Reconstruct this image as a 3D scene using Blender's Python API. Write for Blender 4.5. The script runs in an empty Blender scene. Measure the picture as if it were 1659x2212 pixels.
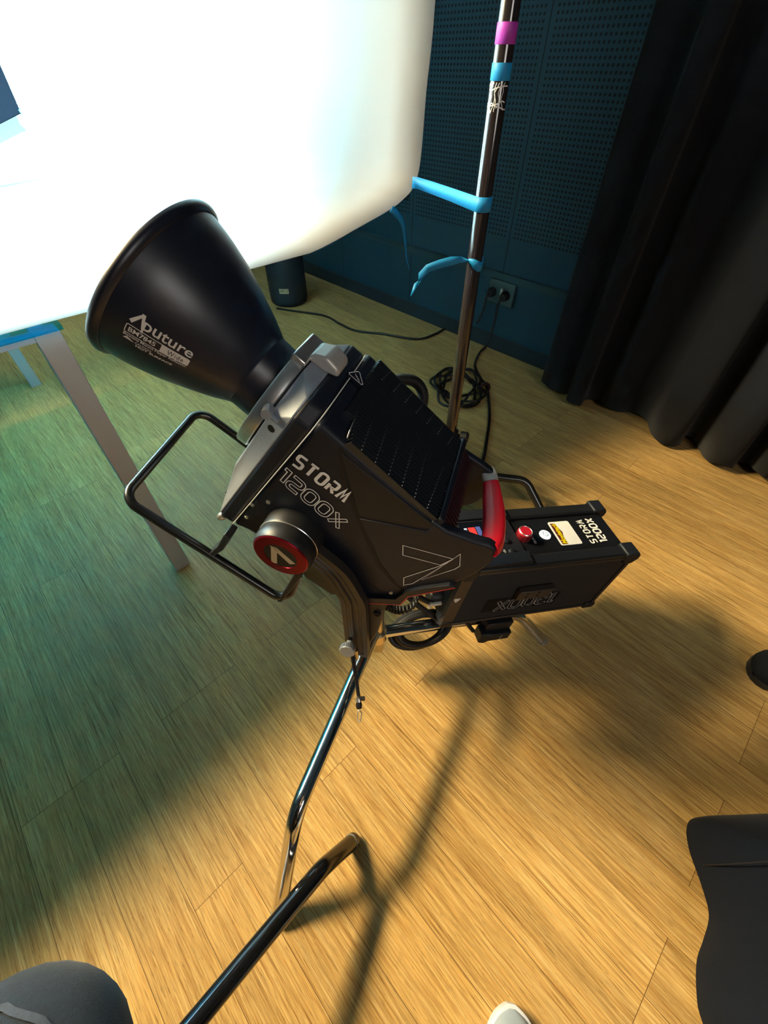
import bpy, bmesh, math, random
from mathutils import Vector, Matrix
random.seed(7)
SC = bpy.context.scene
COL = SC.collection
PI = math.pi
V = Vector
# room axes: planks, wall and table run along N (away to the left) and D (away to the right)
D = V((.7206, .6934, 0)); N = V((-.6934, .7206, 0)); UP = V((0, 0, 1))
def dn(d, n, z=0.0): return D*d + N*n + UP*z

# ------------------------------------------------------------------ materials
MATS = {}
def nt(name):
    m = bpy.data.materials.new(name); m.use_nodes = True
    t = m.node_tree; b = t.nodes['Principled BSDF']
    return m, t, b
def mat(name, col, rough=.5, metal=0.0, spec=.5, var=.0, vscale=60., bump=0.0, bscale=400., coat=0.0, emit=None, estr=0.0, sheen=0.0):
    if name in MATS: return MATS[name]
    m, t, b = nt(name)
    b.inputs['Base Color'].default_value = (*col, 1)
    b.inputs['Roughness'].default_value = rough
    b.inputs['Metallic'].default_value = metal
    b.inputs['Specular IOR Level'].default_value = spec
    b.inputs['Coat Weight'].default_value = coat
    if sheen: b.inputs['Sheen Weight'].default_value = sheen
    if emit:
        b.inputs['Emission Color'].default_value = (*emit, 1); b.inputs['Emission Strength'].default_value = estr
    tc = t.nodes.new('ShaderNodeTexCoord')
    if var:
        n = t.nodes.new('ShaderNodeTexNoise'); n.inputs['Scale'].default_value = vscale; n.inputs['Detail'].default_value = 5
        t.links.new(tc.outputs['Object'], n.inputs['Vector'])
        r = t.nodes.new('ShaderNodeMapRange'); r.inputs['To Min'].default_value = 1-var; r.inputs['To Max'].default_value = 1+var
        t.links.new(n.outputs['Fac'], r.inputs['Value'])
        mx = t.nodes.new('ShaderNodeMix'); mx.data_type = 'RGBA'; mx.blend_type = 'MULTIPLY'; mx.inputs['Factor'].default_value = 1
        mx.inputs['A'].default_value = (*col, 1); t.links.new(r.outputs['Result'], mx.inputs['B'])
        t.links.new(mx.outputs['Result'], b.inputs['Base Color'])
        r2 = t.nodes.new('ShaderNodeMapRange'); r2.inputs['To Min'].default_value = max(0, rough-var*.25); r2.inputs['To Max'].default_value = min(1, rough+var*.25)
        t.links.new(n.outputs['Fac'], r2.inputs['Value']); t.links.new(r2.outputs['Result'], b.inputs['Roughness'])
    if bump:
        n2 = t.nodes.new('ShaderNodeTexNoise'); n2.inputs['Scale'].default_value = bscale; n2.inputs['Detail'].default_value = 3
        t.links.new(tc.outputs['Object'], n2.inputs['Vector'])
        bp = t.nodes.new('ShaderNodeBump'); bp.inputs['Strength'].default_value = bump; bp.inputs['Distance'].default_value = .001
        t.links.new(n2.outputs['Fac'], bp.inputs['Height']); t.links.new(bp.outputs['Normal'], b.inputs['Normal'])
    MATS[name] = m
    return m

# ------------------------------------------------------------------ mesh building
class MB:
    def __init__(s): s.v = []; s.f = []
    def add(s, vs, fs):
        o = len(s.v); s.v += [V(p) for p in vs]; s.f += [tuple(i+o for i in f) for f in fs]
        return s
    def box(s, c, sx, sy, sz, R=None):
        R = R or Matrix.Identity(3); c = V(c); vs = []
        for z in (-1, 1):
            for x, y in ((-1, -1), (1, -1), (1, 1), (-1, 1)): vs.append(c + R @ V((x*sx/2, y*sy/2, z*sz/2)))
        return s.add(vs, [(3, 2, 1, 0), (4, 5, 6, 7), (0, 1, 5, 4), (1, 2, 6, 5), (2, 3, 7, 6), (3, 0, 4, 7)])
    def prism(s, poly, w0, w1, fn):
        """poly of (x,y) extruded from w0 to w1; fn(x,y,w) gives the point"""
        n = len(poly); vs = [fn(x, y, w0) for x, y in poly] + [fn(x, y, w1) for x, y in poly]
        fs = [tuple(range(n-1, -1, -1)), tuple(range(n, 2*n))] + [(i, (i+1) % n, n+(i+1) % n, n+i) for i in range(n)]
        return s.add(vs, fs)
    def tube(s, pts, r, seg=12, cap=True, closed=False):
        pts = [V(p) for p in pts]; n = len(pts); rs = r if isinstance(r, (list, tuple)) else [r]*n
        T = []
        for i in range(n):
            if closed: t = pts[(i+1) % n]-pts[i-1]
            else: t = pts[min(i+1, n-1)]-pts[max(i-1, 0)]
            T.append(t.normalized())
        a = V((0, 0, 1)) if abs(T[0].z) < .9 else V((1, 0, 0))
        u = (a - T[0]*a.dot(T[0])).normalized(); vs = []
        for i in range(n):
            if i:
                u = u - T[i]*u.dot(T[i]); u.normalize()
            w = T[i].cross(u)
            for k in range(seg):
                an = 2*PI*k/seg; vs.append(pts[i] + (u*math.cos(an)+w*math.sin(an))*rs[i])
        fs = []
        for i in range(n if closed else n-1):
            j = (i+1) % n
            for k in range(seg): fs.append((i*seg+k, i*seg+(k+1) % seg, j*seg+(k+1) % seg, j*seg+k))
        if cap and not closed: fs += [tuple(range(seg-1, -1, -1)), tuple(range((n-1)*seg, n*seg))]
        return s.add(vs, fs)
    def lathe(s, prof, o, ax, seg=48, ref=None):
        """prof: list of (r,h) along axis"""
        o = V(o); ax = V(ax).normalized(); ref = V(ref) if ref else (V((0, 0, 1)) if abs(ax.z) < .9 else V((1, 0, 0)))
        u = (ref-ax*ref.dot(ax)).normalized(); w = ax.cross(u); vs = []; fs = []
        for r, h in prof:
            for k in range(seg):
                an = 2*PI*k/seg; vs.append(o+ax*h+(u*math.cos(an)+w*math.sin(an))*max(r, 1e-5))
        for i in range(len(prof)-1):
            for k in range(seg): fs.append((i*seg+k, i*seg+(k+1) % seg, (i+1)*seg+(k+1) % seg, (i+1)*seg+k))
        return s.add(vs, fs)
    def strip(s, left, right):
        n = len(left); return s.add(list(left)+list(right), [(i, i+1, n+i+1, n+i) for i in range(n-1)])
    def grid(s, rows):
        m = len(rows[0]); vs = [p for r in rows for p in r]
        return s.add(vs, [(i*m+j, i*m+j+1, (i+1)*m+j+1, (i+1)*m+j) for i in range(len(rows)-1) for j in range(m-1)])
    def quadpoly(s, pts): return s.add(pts, [tuple(range(len(pts)))])

def mk(name, mb, m, parent=None, smooth=35, bevel=0.0, bseg=2, solid=0.0, sub=0, label=None, world=False):
    """one mesh object; verts are in the parent's frame (or in the world if world=True)"""
    me = bpy.data.meshes.new(name)
    vs = mb.v
    if parent is not None and world:
        top = parent
        while top.parent: top = top.parent
        inv = top.matrix_basis.inverted(); vs = [inv @ p for p in vs]
    loc = V((0, 0, 0))
    if parent is None:       # put the origin at the base of the thing
        xs = [p.x for p in vs]; ys = [p.y for p in vs]; zs = [p.z for p in vs]
        loc = V(((min(xs)+max(xs))/2, (min(ys)+max(ys))/2, min(zs))); vs = [p-loc for p in vs]
    me.from_pydata([tuple(p) for p in vs], [], mb.f); me.validate(); me.update()
    bm = bmesh.new(); bm.from_mesh(me); bmesh.ops.recalc_face_normals(bm, faces=bm.faces); bm.to_mesh(me); bm.free()
    for p in me.polygons: p.use_smooth = True
    if smooth < 180: me.set_sharp_from_angle(angle=math.radians(smooth))
    o = bpy.data.objects.new(name, me); COL.objects.link(o); o.location = loc
    for mm in (m if isinstance(m, (list, tuple)) else [m]): me.materials.append(mm)
    if parent is not None: o.parent = parent
    if solid:
        k = o.modifiers.new('solid', 'SOLIDIFY'); k.thickness = solid; k.offset = 0
    if bevel:
        k = o.modifiers.new('bevel', 'BEVEL'); k.width = bevel; k.segments = bseg; k.limit_method = 'ANGLE'; k.angle_limit = math.radians(40)
        k.harden_normals = False
    if sub:
        k = o.modifiers.new('sub', 'SUBSURF'); k.levels = sub; k.render_levels = sub
    if label: o['label'] = label
    return o
def tag(o, label, cat, group=None, kind=None):
    o['label'] = label; o['category'] = cat
    if group: o['group'] = group
    if kind: o['kind'] = kind
    return o
def thing(name, label, cat, M=None, group=None):
    o = bpy.data.objects.new(name, None); COL.objects.link(o); o.empty_display_size = .05
    if M is not None: o.matrix_basis = M
    return tag(o, label, cat, group)
def struct(o):
    o['kind'] = 'structure'; return o

# ------------------------------------------------------------------ curves and lettering
def fillet(pts, r, closed=False, seg=6):
    """round the corners of a polyline (2-D or 3-D)"""
    pts = [V(p) for p in pts]; n = len(pts); out = []
    for i, p in enumerate(pts):
        if not closed and i in (0, n-1): out.append(p); continue
        a = pts[i-1]-p; b = pts[(i+1) % n]-p
        la, lb = a.length, b.length; a = a.normalized(); b = b.normalized()
        ang = a.angle(b) if la and lb else PI
        if ang > PI-.02: out.append(p); continue
        t = min(r/math.tan(ang/2), la*.49, lb*.49)
        rr = t*math.tan(ang/2); c = p+(a+b).normalized()*(rr/math.sin(ang/2))
        p0 = p+a*t; p1 = p+b*t; v0 = p0-c; v1 = p1-c; om = v0.angle(v1)
        for k in range(seg+1):
            f = k/seg
            out.append(c+(v0*math.sin((1-f)*om)+v1*math.sin(f*om))/math.sin(om) if om > 1e-4 else p)
    return out
def smoothpath(pts, n=6):
    """Catmull-Rom through the points"""
    pts = [V(p) for p in pts]; q = [pts[0]*2-pts[1]]+pts+[pts[-1]*2-pts[-2]]; out = []
    for i in range(1, len(q)-2):
        a, b, c, d = q[i-1:i+3]
        for k in range(n):
            t = k/n
            out.append(.5*((2*b)+(c-a)*t+(2*a-5*b+4*c-d)*t*t+(3*b-a-3*c+d)*t**3))
    out.append(pts[-1]); return out
def offs(pts, w, closed):
    """left and right offset polylines of a 2-D path"""
    n = len(pts); L = []; R = []
    for i in range(n):
        if closed: a = pts[i-1]; b = pts[(i+1) % n]
        else: a = pts[max(i-1, 0)]; b = pts[min(i+1, n-1)]
        d0 = (pts[i]-a); d1 = (b-pts[i])
        d0 = d0.normalized() if d0.length > 1e-9 else d1.normalized(); d1 = d1.normalized() if d1.length > 1e-9 else d0
        n0 = V((-d0.y, d0.x)); n1 = V((-d1.y, d1.x)); m = (n0+n1)
        m = m.normalized() if m.length > 1e-6 else n0
        k = w/2/max(.45, m.dot(n0)); L.append(pts[i]+m*k); R.append(pts[i]-m*k)
    return L, R
def ribbon(mb, pts, w, fn, closed=False):
    pts = [V((p[0], p[1])) for p in pts]
    L, R = offs(pts, w, closed)
    if closed: L.append(L[0]); R.append(R[0])
    mb.strip([fn(p.x, p.y) for p in L], [fn(p.x, p.y) for p in R])
def outline(mb, pts, w, lw, fn, closed=False):
    """the outline (thin line of width lw) of a stroke of width w"""
    pts = [V((p[0], p[1])) for p in pts]
    L, R = offs(pts, w, closed)
    if closed: ribbon(mb, L, lw, fn, True); ribbon(mb, R, lw, fn, True)
    else: ribbon(mb, L+R[::-1], lw, fn, True)
GLY = {  # wide rounded stroke letters in a unit cell
 'S': [([(1, 1), (.0, 1), (0, .52), (1, .48), (1, 0), (0, 0)], False, .28)],
 'T': [([(0, 1), (1, 1)], False, 0), ([(.5, 1), (.5, 0)], False, 0)],
 'O': [([(0, 0), (1, 0), (1, 1), (0, 1)], True, .42)],
 '0': [([(0, 0), (1, 0), (1, 1), (0, 1)], True, .42)],
 'R': [([(.05, 1), (1, 1), (1, .42), (.25, .42)], False, .28), ([(.0, .62), (.0, 0)], False, 0), ([(.45, .42), (1, 0)], False, 0)],
 'M': [([(0, 0), (.28, 1), (.55, .25), (.82, 1), (1.1, 0)], False, .0)],
 '1': [([(0, 1), (.38, 1), (.38, 0)], False, .0)],
 '2': [([(0, 1), (1, 1), (1, .5), (0, .45), (0, 0), (1, 0)], False, .28)],
 'X': [([(0, 1), (1, 0)], False, 0), ([(1, 1), (0, 0)], False, 0)],
}
ADV = {'1': .42, 'M': 1.12, 'T': 1.0}
def strokes(mb, text, x0, y0, w, h, gap, sw, fn, lw=None, slant=0.0):
    """write text with stroke letters of cell w x h; fn maps (x,y) to a point"""
    x = x0
    for ch in text:
        for pts, cl, rad in GLY[ch]:
            P = [V((px*w, py*h)) for px, py in pts]
            if rad: P = fillet(P, rad*min(w, h), cl, 5)
            P = [V((x+p.x+slant*p.y, y0+p.y)) for p in P]
            if lw: outline(mb, P, sw, lw, fn, cl)
            else: ribbon(mb, P, sw, fn, cl)
        x += ADV.get(ch, 1.0)*w + gap
    return x
def font(mb, string, fn, bold=0.0, shear=0.0, spacing=1.0):
    """built-in font, its own bounding box mapped to 0..1 x 0..1, then through fn(x,y)"""
    cu = bpy.data.curves.new('lettering', 'FONT'); cu.body = string; cu.size = 1; cu.offset = bold; cu.shear = shear
    cu.space_character = spacing; cu.resolution_u = 3
    o = bpy.data.objects.new('lettering', cu); COL.objects.link(o)
    bpy.context.view_layer.update()
    dg = bpy.context.evaluated_depsgraph_get(); me = bpy.data.meshes.new_from_object(o.evaluated_get(dg))
    xs = [v.co.x for v in me.vertices]; ys = [v.co.y for v in me.vertices]
    x0, x1, y0, y1 = min(xs), max(xs), min(ys), max(ys)
    mb.add([fn((v.co.x-x0)/(x1-x0), (v.co.y-y0)/(y1-y0)) for v in me.vertices], [tuple(p.vertices) for p in me.polygons])
    bpy.data.objects.remove(o); bpy.data.curves.remove(cu); bpy.data.meshes.remove(me)
    return mb
# ------------------------------------------------------------------ surfaces
def wood_floor():
    m, t, b = nt('bamboo_planks'); L = t.links.new
    tc = t.nodes.new('ShaderNodeTexCoord')
    mp = t.nodes.new('ShaderNodeMapping'); mp.inputs['Location'].default_value = (.37, -.1504, 0); L(tc.outputs['Object'], mp.inputs['Vector'])
    br = t.nodes.new('ShaderNodeTexBrick'); br.inputs['Scale'].default_value = 1
    br.inputs['Brick Width'].default_value = .96; br.inputs['Row Height'].default_value = .0967
    br.inputs['Mortar Size'].default_value = .00055; br.inputs['Mortar Smooth'].default_value = .3; br.offset = .37; br.offset_frequency = 3
    br.inputs['Color1'].default_value = (0, 0, 0, 1); br.inputs['Color2'].default_value = (1, 1, 1, 1); br.inputs['Mortar'].default_value = (.5, .5, .5, 1)
    L(mp.outputs['Vector'], br.inputs['Vector'])
    def noise(sx, sy, det, rough=.55, dist=0.0):
        q = t.nodes.new('ShaderNodeMapping'); q.inputs['Scale'].default_value = (sx, sy, 1); L(tc.outputs['Object'], q.inputs['Vector'])
        # every plank has its own grain: shift by the plank's random value
        ad = t.nodes.new('ShaderNodeVectorMath'); ad.operation = 'MULTIPLY_ADD'
        L(br.outputs['Color'], ad.inputs[0]); ad.inputs[1].default_value = (37, 19, 11); L(q.outputs['Vector'], ad.inputs[2])
        n = t.nodes.new('ShaderNodeTexNoise'); n.inputs['Scale'].default_value = 1; n.inputs['Detail'].default_value = det
        n.inputs['Roughness'].default_value = rough; n.inputs['Distortion'].default_value = dist
        L(ad.outputs['Vector'], n.inputs['Vector']); return n
    g1 = noise(8, 300, 4, .62, .25); g2 = noise(22, 900, 3, .6, .2); g3 = noise(2.0, 24, 3)
    r1 = t.nodes.new('ShaderNodeValToRGB'); e = r1.color_ramp.elements
    e[0].position = .27; e[0].color = (.25, .115, .026, 1); e[1].position = .74; e[1].color = (.78, .55, .25, 1)
    k = e.new(.40); k.color = (.50, .285, .085, 1); k = e.new(.54); k.color = (.63, .395, .135, 1)
    L(g1.outputs['Fac'], r1.inputs['Fac'])
    r2 = t.nodes.new('ShaderNodeMapRange'); r2.inputs['From Min'].default_value = .28; r2.inputs['From Max'].default_value = .62; r2.inputs['To Min'].default_value = .62; r2.inputs['To Max'].default_value = 1.08
    L(g2.outputs['Fac'], r2.inputs['Value'])
    r3 = t.nodes.new('ShaderNodeMapRange'); r3.inputs['From Min'].default_value = .3; r3.inputs['From Max'].default_value = .7; r3.inputs['To Min'].default_value = .82; r3.inputs['To Max'].default_value = 1.12
    L(g3.outputs['Fac'], r3.inputs['Value'])
    r4 = t.nodes.new('ShaderNodeMapRange'); r4.inputs['To Min'].default_value = .88; r4.inputs['To Max'].default_value = 1.08; L(br.outputs['Color'], r4.inputs['Value'])
    def mul(a, bsock):
        x = t.nodes.new('ShaderNodeMix'); x.data_type = 'RGBA'; x.blend_type = 'MULTIPLY'; x.inputs['Factor'].default_value = 1
        L(a, x.inputs['A']); L(bsock, x.inputs['B']); return x.outputs['Result']
    g4 = noise(34, 620, 2, .5, .6); r5 = t.nodes.new('ShaderNodeMapRange'); r5.inputs['From Min'].default_value = .60; r5.inputs['From Max'].default_value = .68; r5.inputs['To Min'].default_value = 1.0; r5.inputs['To Max'].default_value = .62
    L(g4.outputs['Fac'], r5.inputs['Value'])
    c = mul(mul(mul(mul(r1.outputs['Color'], r2.outputs['Result']), r3.outputs['Result']), r4.outputs['Result']), r5.outputs['Result'])
    x = t.nodes.new('ShaderNodeMix'); x.data_type = 'RGBA'; L(br.outputs['Fac'], x.inputs['Factor']); L(c, x.inputs['A']); x.inputs['B'].default_value = (.10, .05, .015, 1)
    L(x.outputs['Result'], b.inputs['Base Color'])
    rr = t.nodes.new('ShaderNodeMapRange'); rr.inputs['To Min'].default_value = .34; rr.inputs['To Max'].default_value = .52; L(g1.outputs['Fac'], rr.inputs['Value']); L(rr.outputs['Result'], b.inputs['Roughness'])
    b.inputs['Specular IOR Level'].default_value = .35
    bp = t.nodes.new('ShaderNodeBump'); bp.inputs['Strength'].default_value = .12; bp.inputs['Distance'].default_value = .001
    L(g2.outputs['Fac'], bp.inputs['Height']); L(bp.outputs['Normal'], b.inputs['Normal'])
    return m
def perforated(name, base, hole):
    """painted board with a regular grid of round holes; object x runs along the wall, z up"""
    m, t, b = nt(name); L = t.links.new
    tc = t.nodes.new('ShaderNodeTexCoord'); sp = t.nodes.new('ShaderNodeSeparateXYZ'); L(tc.outputs['Object'], sp.inputs['Vector'])
    def ma(op, a, bb=None):
        n = t.nodes.new('ShaderNodeMath'); n.operation = op
        for i, v in enumerate((a, bb)):
            if v is None: continue
            if isinstance(v, (int, float)): n.inputs[i].default_value = v
            else: L(v, n.inputs[i])
        return n.outputs[0]
    P = .0172
    fx = ma('SUBTRACT', ma('FRACT', ma('DIVIDE', sp.outputs['X'], P)), .5); fz = ma('SUBTRACT', ma('FRACT', ma('DIVIDE', sp.outputs['Z'], P)), .5)
    r = ma('SQRT', ma('ADD', ma('MULTIPLY', fx, fx), ma('MULTIPLY', fz, fz)))
    hol = ma('LESS_THAN', r, .27)
    px = ma('ABSOLUTE', ma('SUBTRACT', ma('FRACT', ma('DIVIDE', ma('ADD', sp.outputs['X'], .0), .60)), .5))   # board joints every .6 m with a plain margin
    inn = ma('LESS_THAN', px, .465); hz = ma('GREATER_THAN', sp.outputs['Z'], .50)
    mask = ma('MULTIPLY', ma('MULTIPLY', hol, inn), hz)
    seam = ma('GREATER_THAN', px, .4965)
    mask = ma('MAXIMUM', mask, seam)
    x = t.nodes.new('ShaderNodeMix'); x.data_type = 'RGBA'; L(mask, x.inputs['Factor']); x.inputs['A'].default_value = (*base, 1); x.inputs['B'].default_value = (*hole, 1)
    L(x.outputs['Result'], b.inputs['Base Color']); b.inputs['Roughness'].default_value = .6; b.inputs['Specular IOR Level'].default_value = .3
    bp = t.nodes.new('ShaderNodeBump'); bp.inputs['Strength'].default_value = .6; bp.inputs['Distance'].default_value = .004; bp.invert = True
    L(mask, bp.inputs['Height']); L(bp.outputs['Normal'], b.inputs['Normal'])
    return m
def cloth_white():
    m, t, b = nt('white_backdrop_cloth'); L = t.links.new; out = t.nodes['Material Output']
    df = t.nodes.new('ShaderNodeBsdfDiffuse'); df.inputs['Color'].default_value = (.86, .87, .87, 1)
    tr = t.nodes.new('ShaderNodeBsdfTranslucent'); tr.inputs['Color'].default_value = (.86, .87, .87, 1)
    mx = t.nodes.new('ShaderNodeMixShader'); mx.inputs['Fac'].default_value = .42
    L(df.outputs[0], mx.inputs[1]); L(tr.outputs[0], mx.inputs[2]); L(mx.outputs[0], out.inputs['Surface'])
    return m
def glass_top():
    m, t, b = nt('green_tinted_glass'); L = t.links.new; out = t.nodes['Material Output']
    tr = t.nodes.new('ShaderNodeBsdfTransparent'); tr.inputs['Color'].default_value = (.12, .80, .98, 1)
    gl = t.nodes.new('ShaderNodeBsdfGlossy'); gl.inputs['Roughness'].default_value = .05
    mx = t.nodes.new('ShaderNodeMixShader'); mx.inputs['Fac'].default_value = .08
    L(tr.outputs[0], mx.inputs[1]); L(gl.outputs[0], mx.inputs[2]); L(mx.outputs[0], out.inputs['Surface'])
    return m
FLOOR = wood_floor()
WALL = perforated('perforated_acoustic_board', (.012, .048, .072), (.002, .005, .008))
WHITE = cloth_white(); GLASS = glass_top()
PLAIN = mat('dark_wall_paint', (.010, .020, .026), .8)
CEIL = mat('dark_ceiling_paint', (.025, .028, .03), .9)
CURT = mat('black_stage_molton', (.008, .0095, .013), .95, spec=.15, var=.25, vscale=180, bump=.3, bscale=900, sheen=.05)
BLK = mat('black_anodised', (.016, .017, .019), .42, spec=.4, var=.15, vscale=90, bump=.08, bscale=1500)
BODY = mat('charcoal_powder_coat', (.0080, .0112, .0215), .48, spec=.38, var=.12, vscale=120, bump=.12, bscale=2200)
BODY2 = mat('black_plastic', (.009, .011, .015), .5, spec=.4)
GREY = mat('grey_cast_aluminium', (.36, .40, .46), .40, metal=.35, var=.12, vscale=300, bump=.15, bscale=2500)
SILVER = mat('brushed_silver', (.84, .83, .81), .30, metal=.9, var=.08, vscale=80)
PALE = mat('pale_cast_metal', (.62, .61, .58), .42, metal=.35)
REFL = mat('black_spun_aluminium', (.009, .012, .024), .36, spec=.55, var=.06, vscale=30)
MIRR = mat('reflector_lining', (.9, .9, .9), .15, metal=1)
RED = mat('red_rubber', (.80, .010, .026), .38, spec=.5, bump=.05, bscale=900)
REDM = mat('red_anodised', (.26, .006, .022), .28, metal=.85)
REDL = mat('red_edge_paint', (.45, .02, .03), .4)
INK = mat('white_print', (.88, .88, .88), .5)
INKG = mat('grey_print', (.72, .70, .68), .5)
BEIGE = mat('beige_print', (.52, .43, .29), .45)
DARK = mat('recess_black', (.004, .004, .005), .7)
CHROME = mat('chrome_tube', (.72, .72, .73), .09, metal=1.0, var=.04, vscale=50)
BCHR = mat('black_chrome', (.07, .07, .075), .12, metal=.9, coat=.4)
BRASS = mat('warm_nickel', (.66, .56, .40), .28, metal=1.0)
POLE = mat('black_lacquer', (.022, .016, .016), .16, spec=.7, coat=.5)
TUBE = mat('satin_black_tube', (.010, .012, .013), .26, spec=.6, coat=.2)
RUB = mat('grey_rubber', (.24, .26, .26), .6)
CABLE = mat('black_cable', (.009, .009, .010), .5, spec=.4)
BTAPE = mat('blue_masking_tape', (.004, .27, .62), .55, var=.1, vscale=90)
MTAPE = mat('magenta_tape', (.42, .035, .42), .5)
LEGW = mat('white_table_lacquer', (.56, .56, .58), .4)
SCREEN = mat('screen_glass', (.004, .006, .012), .12, spec=.6)
SRED = mat('screen_red', (.5, .03, .03), .4, emit=(1, .06, .04), estr=.35)
SBLU = mat('screen_blue', (.05, .07, .2), .4, emit=(.1, .15, .45), estr=.35)
SWHT = mat('screen_white', (.6, .7, .9), .4, emit=(.7, .8, 1), estr=.5)
LED = mat('lit_button_white', (.8, .9, .9), .4, emit=(.85, 1, .97), estr=.95)
STICK = mat('white_sticker', (.82, .82, .82), .45)
SMAR = mat('maroon_print', (.09, .01, .01), .5)
SYEL = mat('yellow_print', (.78, .62, .0), .5)
DENIM = mat('dark_slate_trousers', (.020, .025, .034), .95, spec=.15, var=.35, vscale=260, bump=.5, bscale=700, sheen=.1)
SEAM = mat('worn_seam', (.06, .066, .08), .95, spec=.1, var=.3, vscale=300)
JACK = mat('black_garment_cloth', (.006, .008, .014), .95, spec=.15, var=.3, vscale=200, bump=.4, bscale=800, sheen=.04)
SKIN = mat('skin', (.55, .33, .24), .5)
HAIR = mat('dark_hair', (.03, .02, .015), .6)
SOLE = mat('white_sole_rubber', (.74, .78, .90), .5)
SHOEG = mat('pale_grey_leather', (.34, .42, .52), .5, var=.08, vscale=90)
GLOSSN = mat('dark_plastic_panel', (.0010, .0014, .0026), .8, spec=.02, var=.3, vscale=40)
PLUGM = mat('pale_green_plastic', (.32, .38, .33), .5)
LABY = mat('yellowed_label', (.55, .47, .25), .6)
COB = mat('light_emitter', (1, .95, .8), .5, emit=(1, .9, .65), estr=25)
# ------------------------------------------------------------------ the room
ang = math.atan2(N.y, N.x)
def plank_frame(): return Matrix.Rotation(ang, 4, 'Z')
mb = MB().add([(-6, -4, 0), (6, -4, 0), (6, 4.5, 0), (-6, 4.5, 0)], [(0, 1, 2, 3)])
def setting(name, mb, m, M=None, **k):
    o = mk(name, mb, m, None, **k); 
    if M is not None: o.matrix_basis = M @ Matrix.Translation(o.location)
    return struct(o)
fl = bpy.data.meshes.new('floor'); fl.from_pydata([(-3.2, -2.0, 0), (5.6, -2.0, 0), (5.6, 3.2, 0), (-3.2, 3.2, 0)], [], [(0, 1, 2, 3)])
fl.materials.append(FLOOR); fo = bpy.data.objects.new('floor', fl); COL.objects.link(fo); fo.matrix_basis = plank_frame(); struct(fo)
def wallplane(name, m, d, n0, n1, z0, z1, th=.05):
    """wall slab whose object x runs along the wall and z up, origin on the floor"""
    me = bpy.data.meshes.new(name); w = MB().box((0, th/2, (z0+z1)/2), abs(n1-n0), th, z1-z0)
    me.from_pydata([tuple(p) for p in w.v], [], w.f); me.materials.append(m)
    o = bpy.data.objects.new(name, me); COL.objects.link(o)
    X = -N; Y = D; o.matrix_basis = Matrix(((X.x, Y.x, 0, 0), (X.y, Y.y, 0, 0), (0, 0, 1, 0), (0, 0, 0, 1)))
    o.location = dn(d, (n0+n1)/2, 0); return struct(o)
wallplane('wall_right', WALL, 1.94, -3.2, 5.6, 0, 3.0)
wl = wallplane('wall_left', PLAIN, -3.2, -3.2, 5.6, 0, 3.0); wl.location = dn(-3.25, 1.2)
def wallN(name, n, th=.05):
    me = bpy.data.meshes.new(name); w = MB().box((0, 0, 1.5), 5.14, th, 3.0)
    me.from_pydata([tuple(p) for p in w.v], [], w.f); me.materials.append(PLAIN)
    o = bpy.data.objects.new(name, me); COL.objects.link(o)
    o.matrix_basis = Matrix(((D.x, N.x, 0, 0), (D.y, N.y, 0, 0), (0, 0, 1, 0), (0, 0, 0, 1))); o.location = dn(-.63, n, 0); return struct(o)
wallN('wall_back', 5.57); wallN('wall_front', -3.17)
me = bpy.data.meshes.new('ceiling'); w = MB().box((1.2, .625, 3.03), 8.8, 5.2, .05); me.from_pydata([tuple(p) for p in w.v], [], w.f); me.materials.append(CEIL)
co = bpy.data.objects.new('ceiling', me); COL.objects.link(co); co.matrix_basis = plank_frame(); struct(co)
# dado rail and skirting on the perforated wall
R3 = Matrix((( -N.x, D.x, 0), (-N.y, D.y, 0), (0, 0, 1)))
TRIM = mat('trim_dark_teal', (.014, .045, .058), .5, spec=.4)
struct(mk('trim_1', MB().box(dn(1.932, 1.2, .348), 8.7, .012, .03, R3).box(dn(1.928, 1.2, .361), 8.7, .02, .006, R3), TRIM))
struct(mk('baseboard_right', MB().box(dn(1.932, 1.2, .035), 8.7, .016, .07, R3), PLAIN))

# wall box with two plugs, in the corner below the rail
t = thing('socket_box', 'dark twin socket plate with two plugs on wall below the rail', 'socket')
t.matrix_basis = Matrix.Translation(dn(1.925, 1.183, .215))
mk('plate', MB().box(dn(1.933, 1.183, .275), .145, .012, .105, R3), mat('socket_plate', (.035, .07, .075), .4), t, bevel=.003, world=True)
for nn in (1.228, 1.150):
    mk('plug', MB().lathe([(.0, -.002), (.021, -.002), (.022, .02), (.016, .034), (0, .036)], dn(1.927, nn, .272), -D, 20).tube(smoothpath([dn(1.895, nn, .272), dn(1.875, nn, .255), dn(1.872, nn, .20)], 4), .005, 8), CABLE, t, world=True)
mk('switch', MB().box(dn(1.924, 1.178, .283), .010, .012, .03, R3), PLUGM, t, bevel=.002, world=True, label='pale green switch tab')

# ------------------------------------------------------------------ curtain
path = [(1.03, 1.795), (.94, 1.80), (.86, 1.815), (.78, 1.83), (.735, 1.80), (.745, 1.755), (.79, 1.735), (.835, 1.70), (.80, 1.625), (.85, 1.60), (.90, 1.665), (.945, 1.64), (.955, 1.585), (1.01, 1.57), (1.07, 1.565), (1.085, 1.48), (1.075, 1.40), (1.105, 1.345), (1.145, 1.32), (1.19, 1.37), (1.235, 1.36), (1.225, 1.25), (1.235, 1.20), (1.275, 1.18), (1.315, 1.24), (1.355, 1.22), (1.345, 1.16), (1.375, 1.13), (1.42, 1.19), (1.47, 1.17), (1.46, 1.09), (1.50, 1.06), (1.55, 1.10), (1.60, 1.06), (1.60, .98), (1.65, .96), (1.70, 1.0), (1.74, .95), (1.74, .87), (1.79, .85), (1.84, .88), (1.88, .83), (1.88, .75), (1.93, .73)]
P2 = smoothpath([V((x, y, 0)) for x, y in path], 5)
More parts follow.
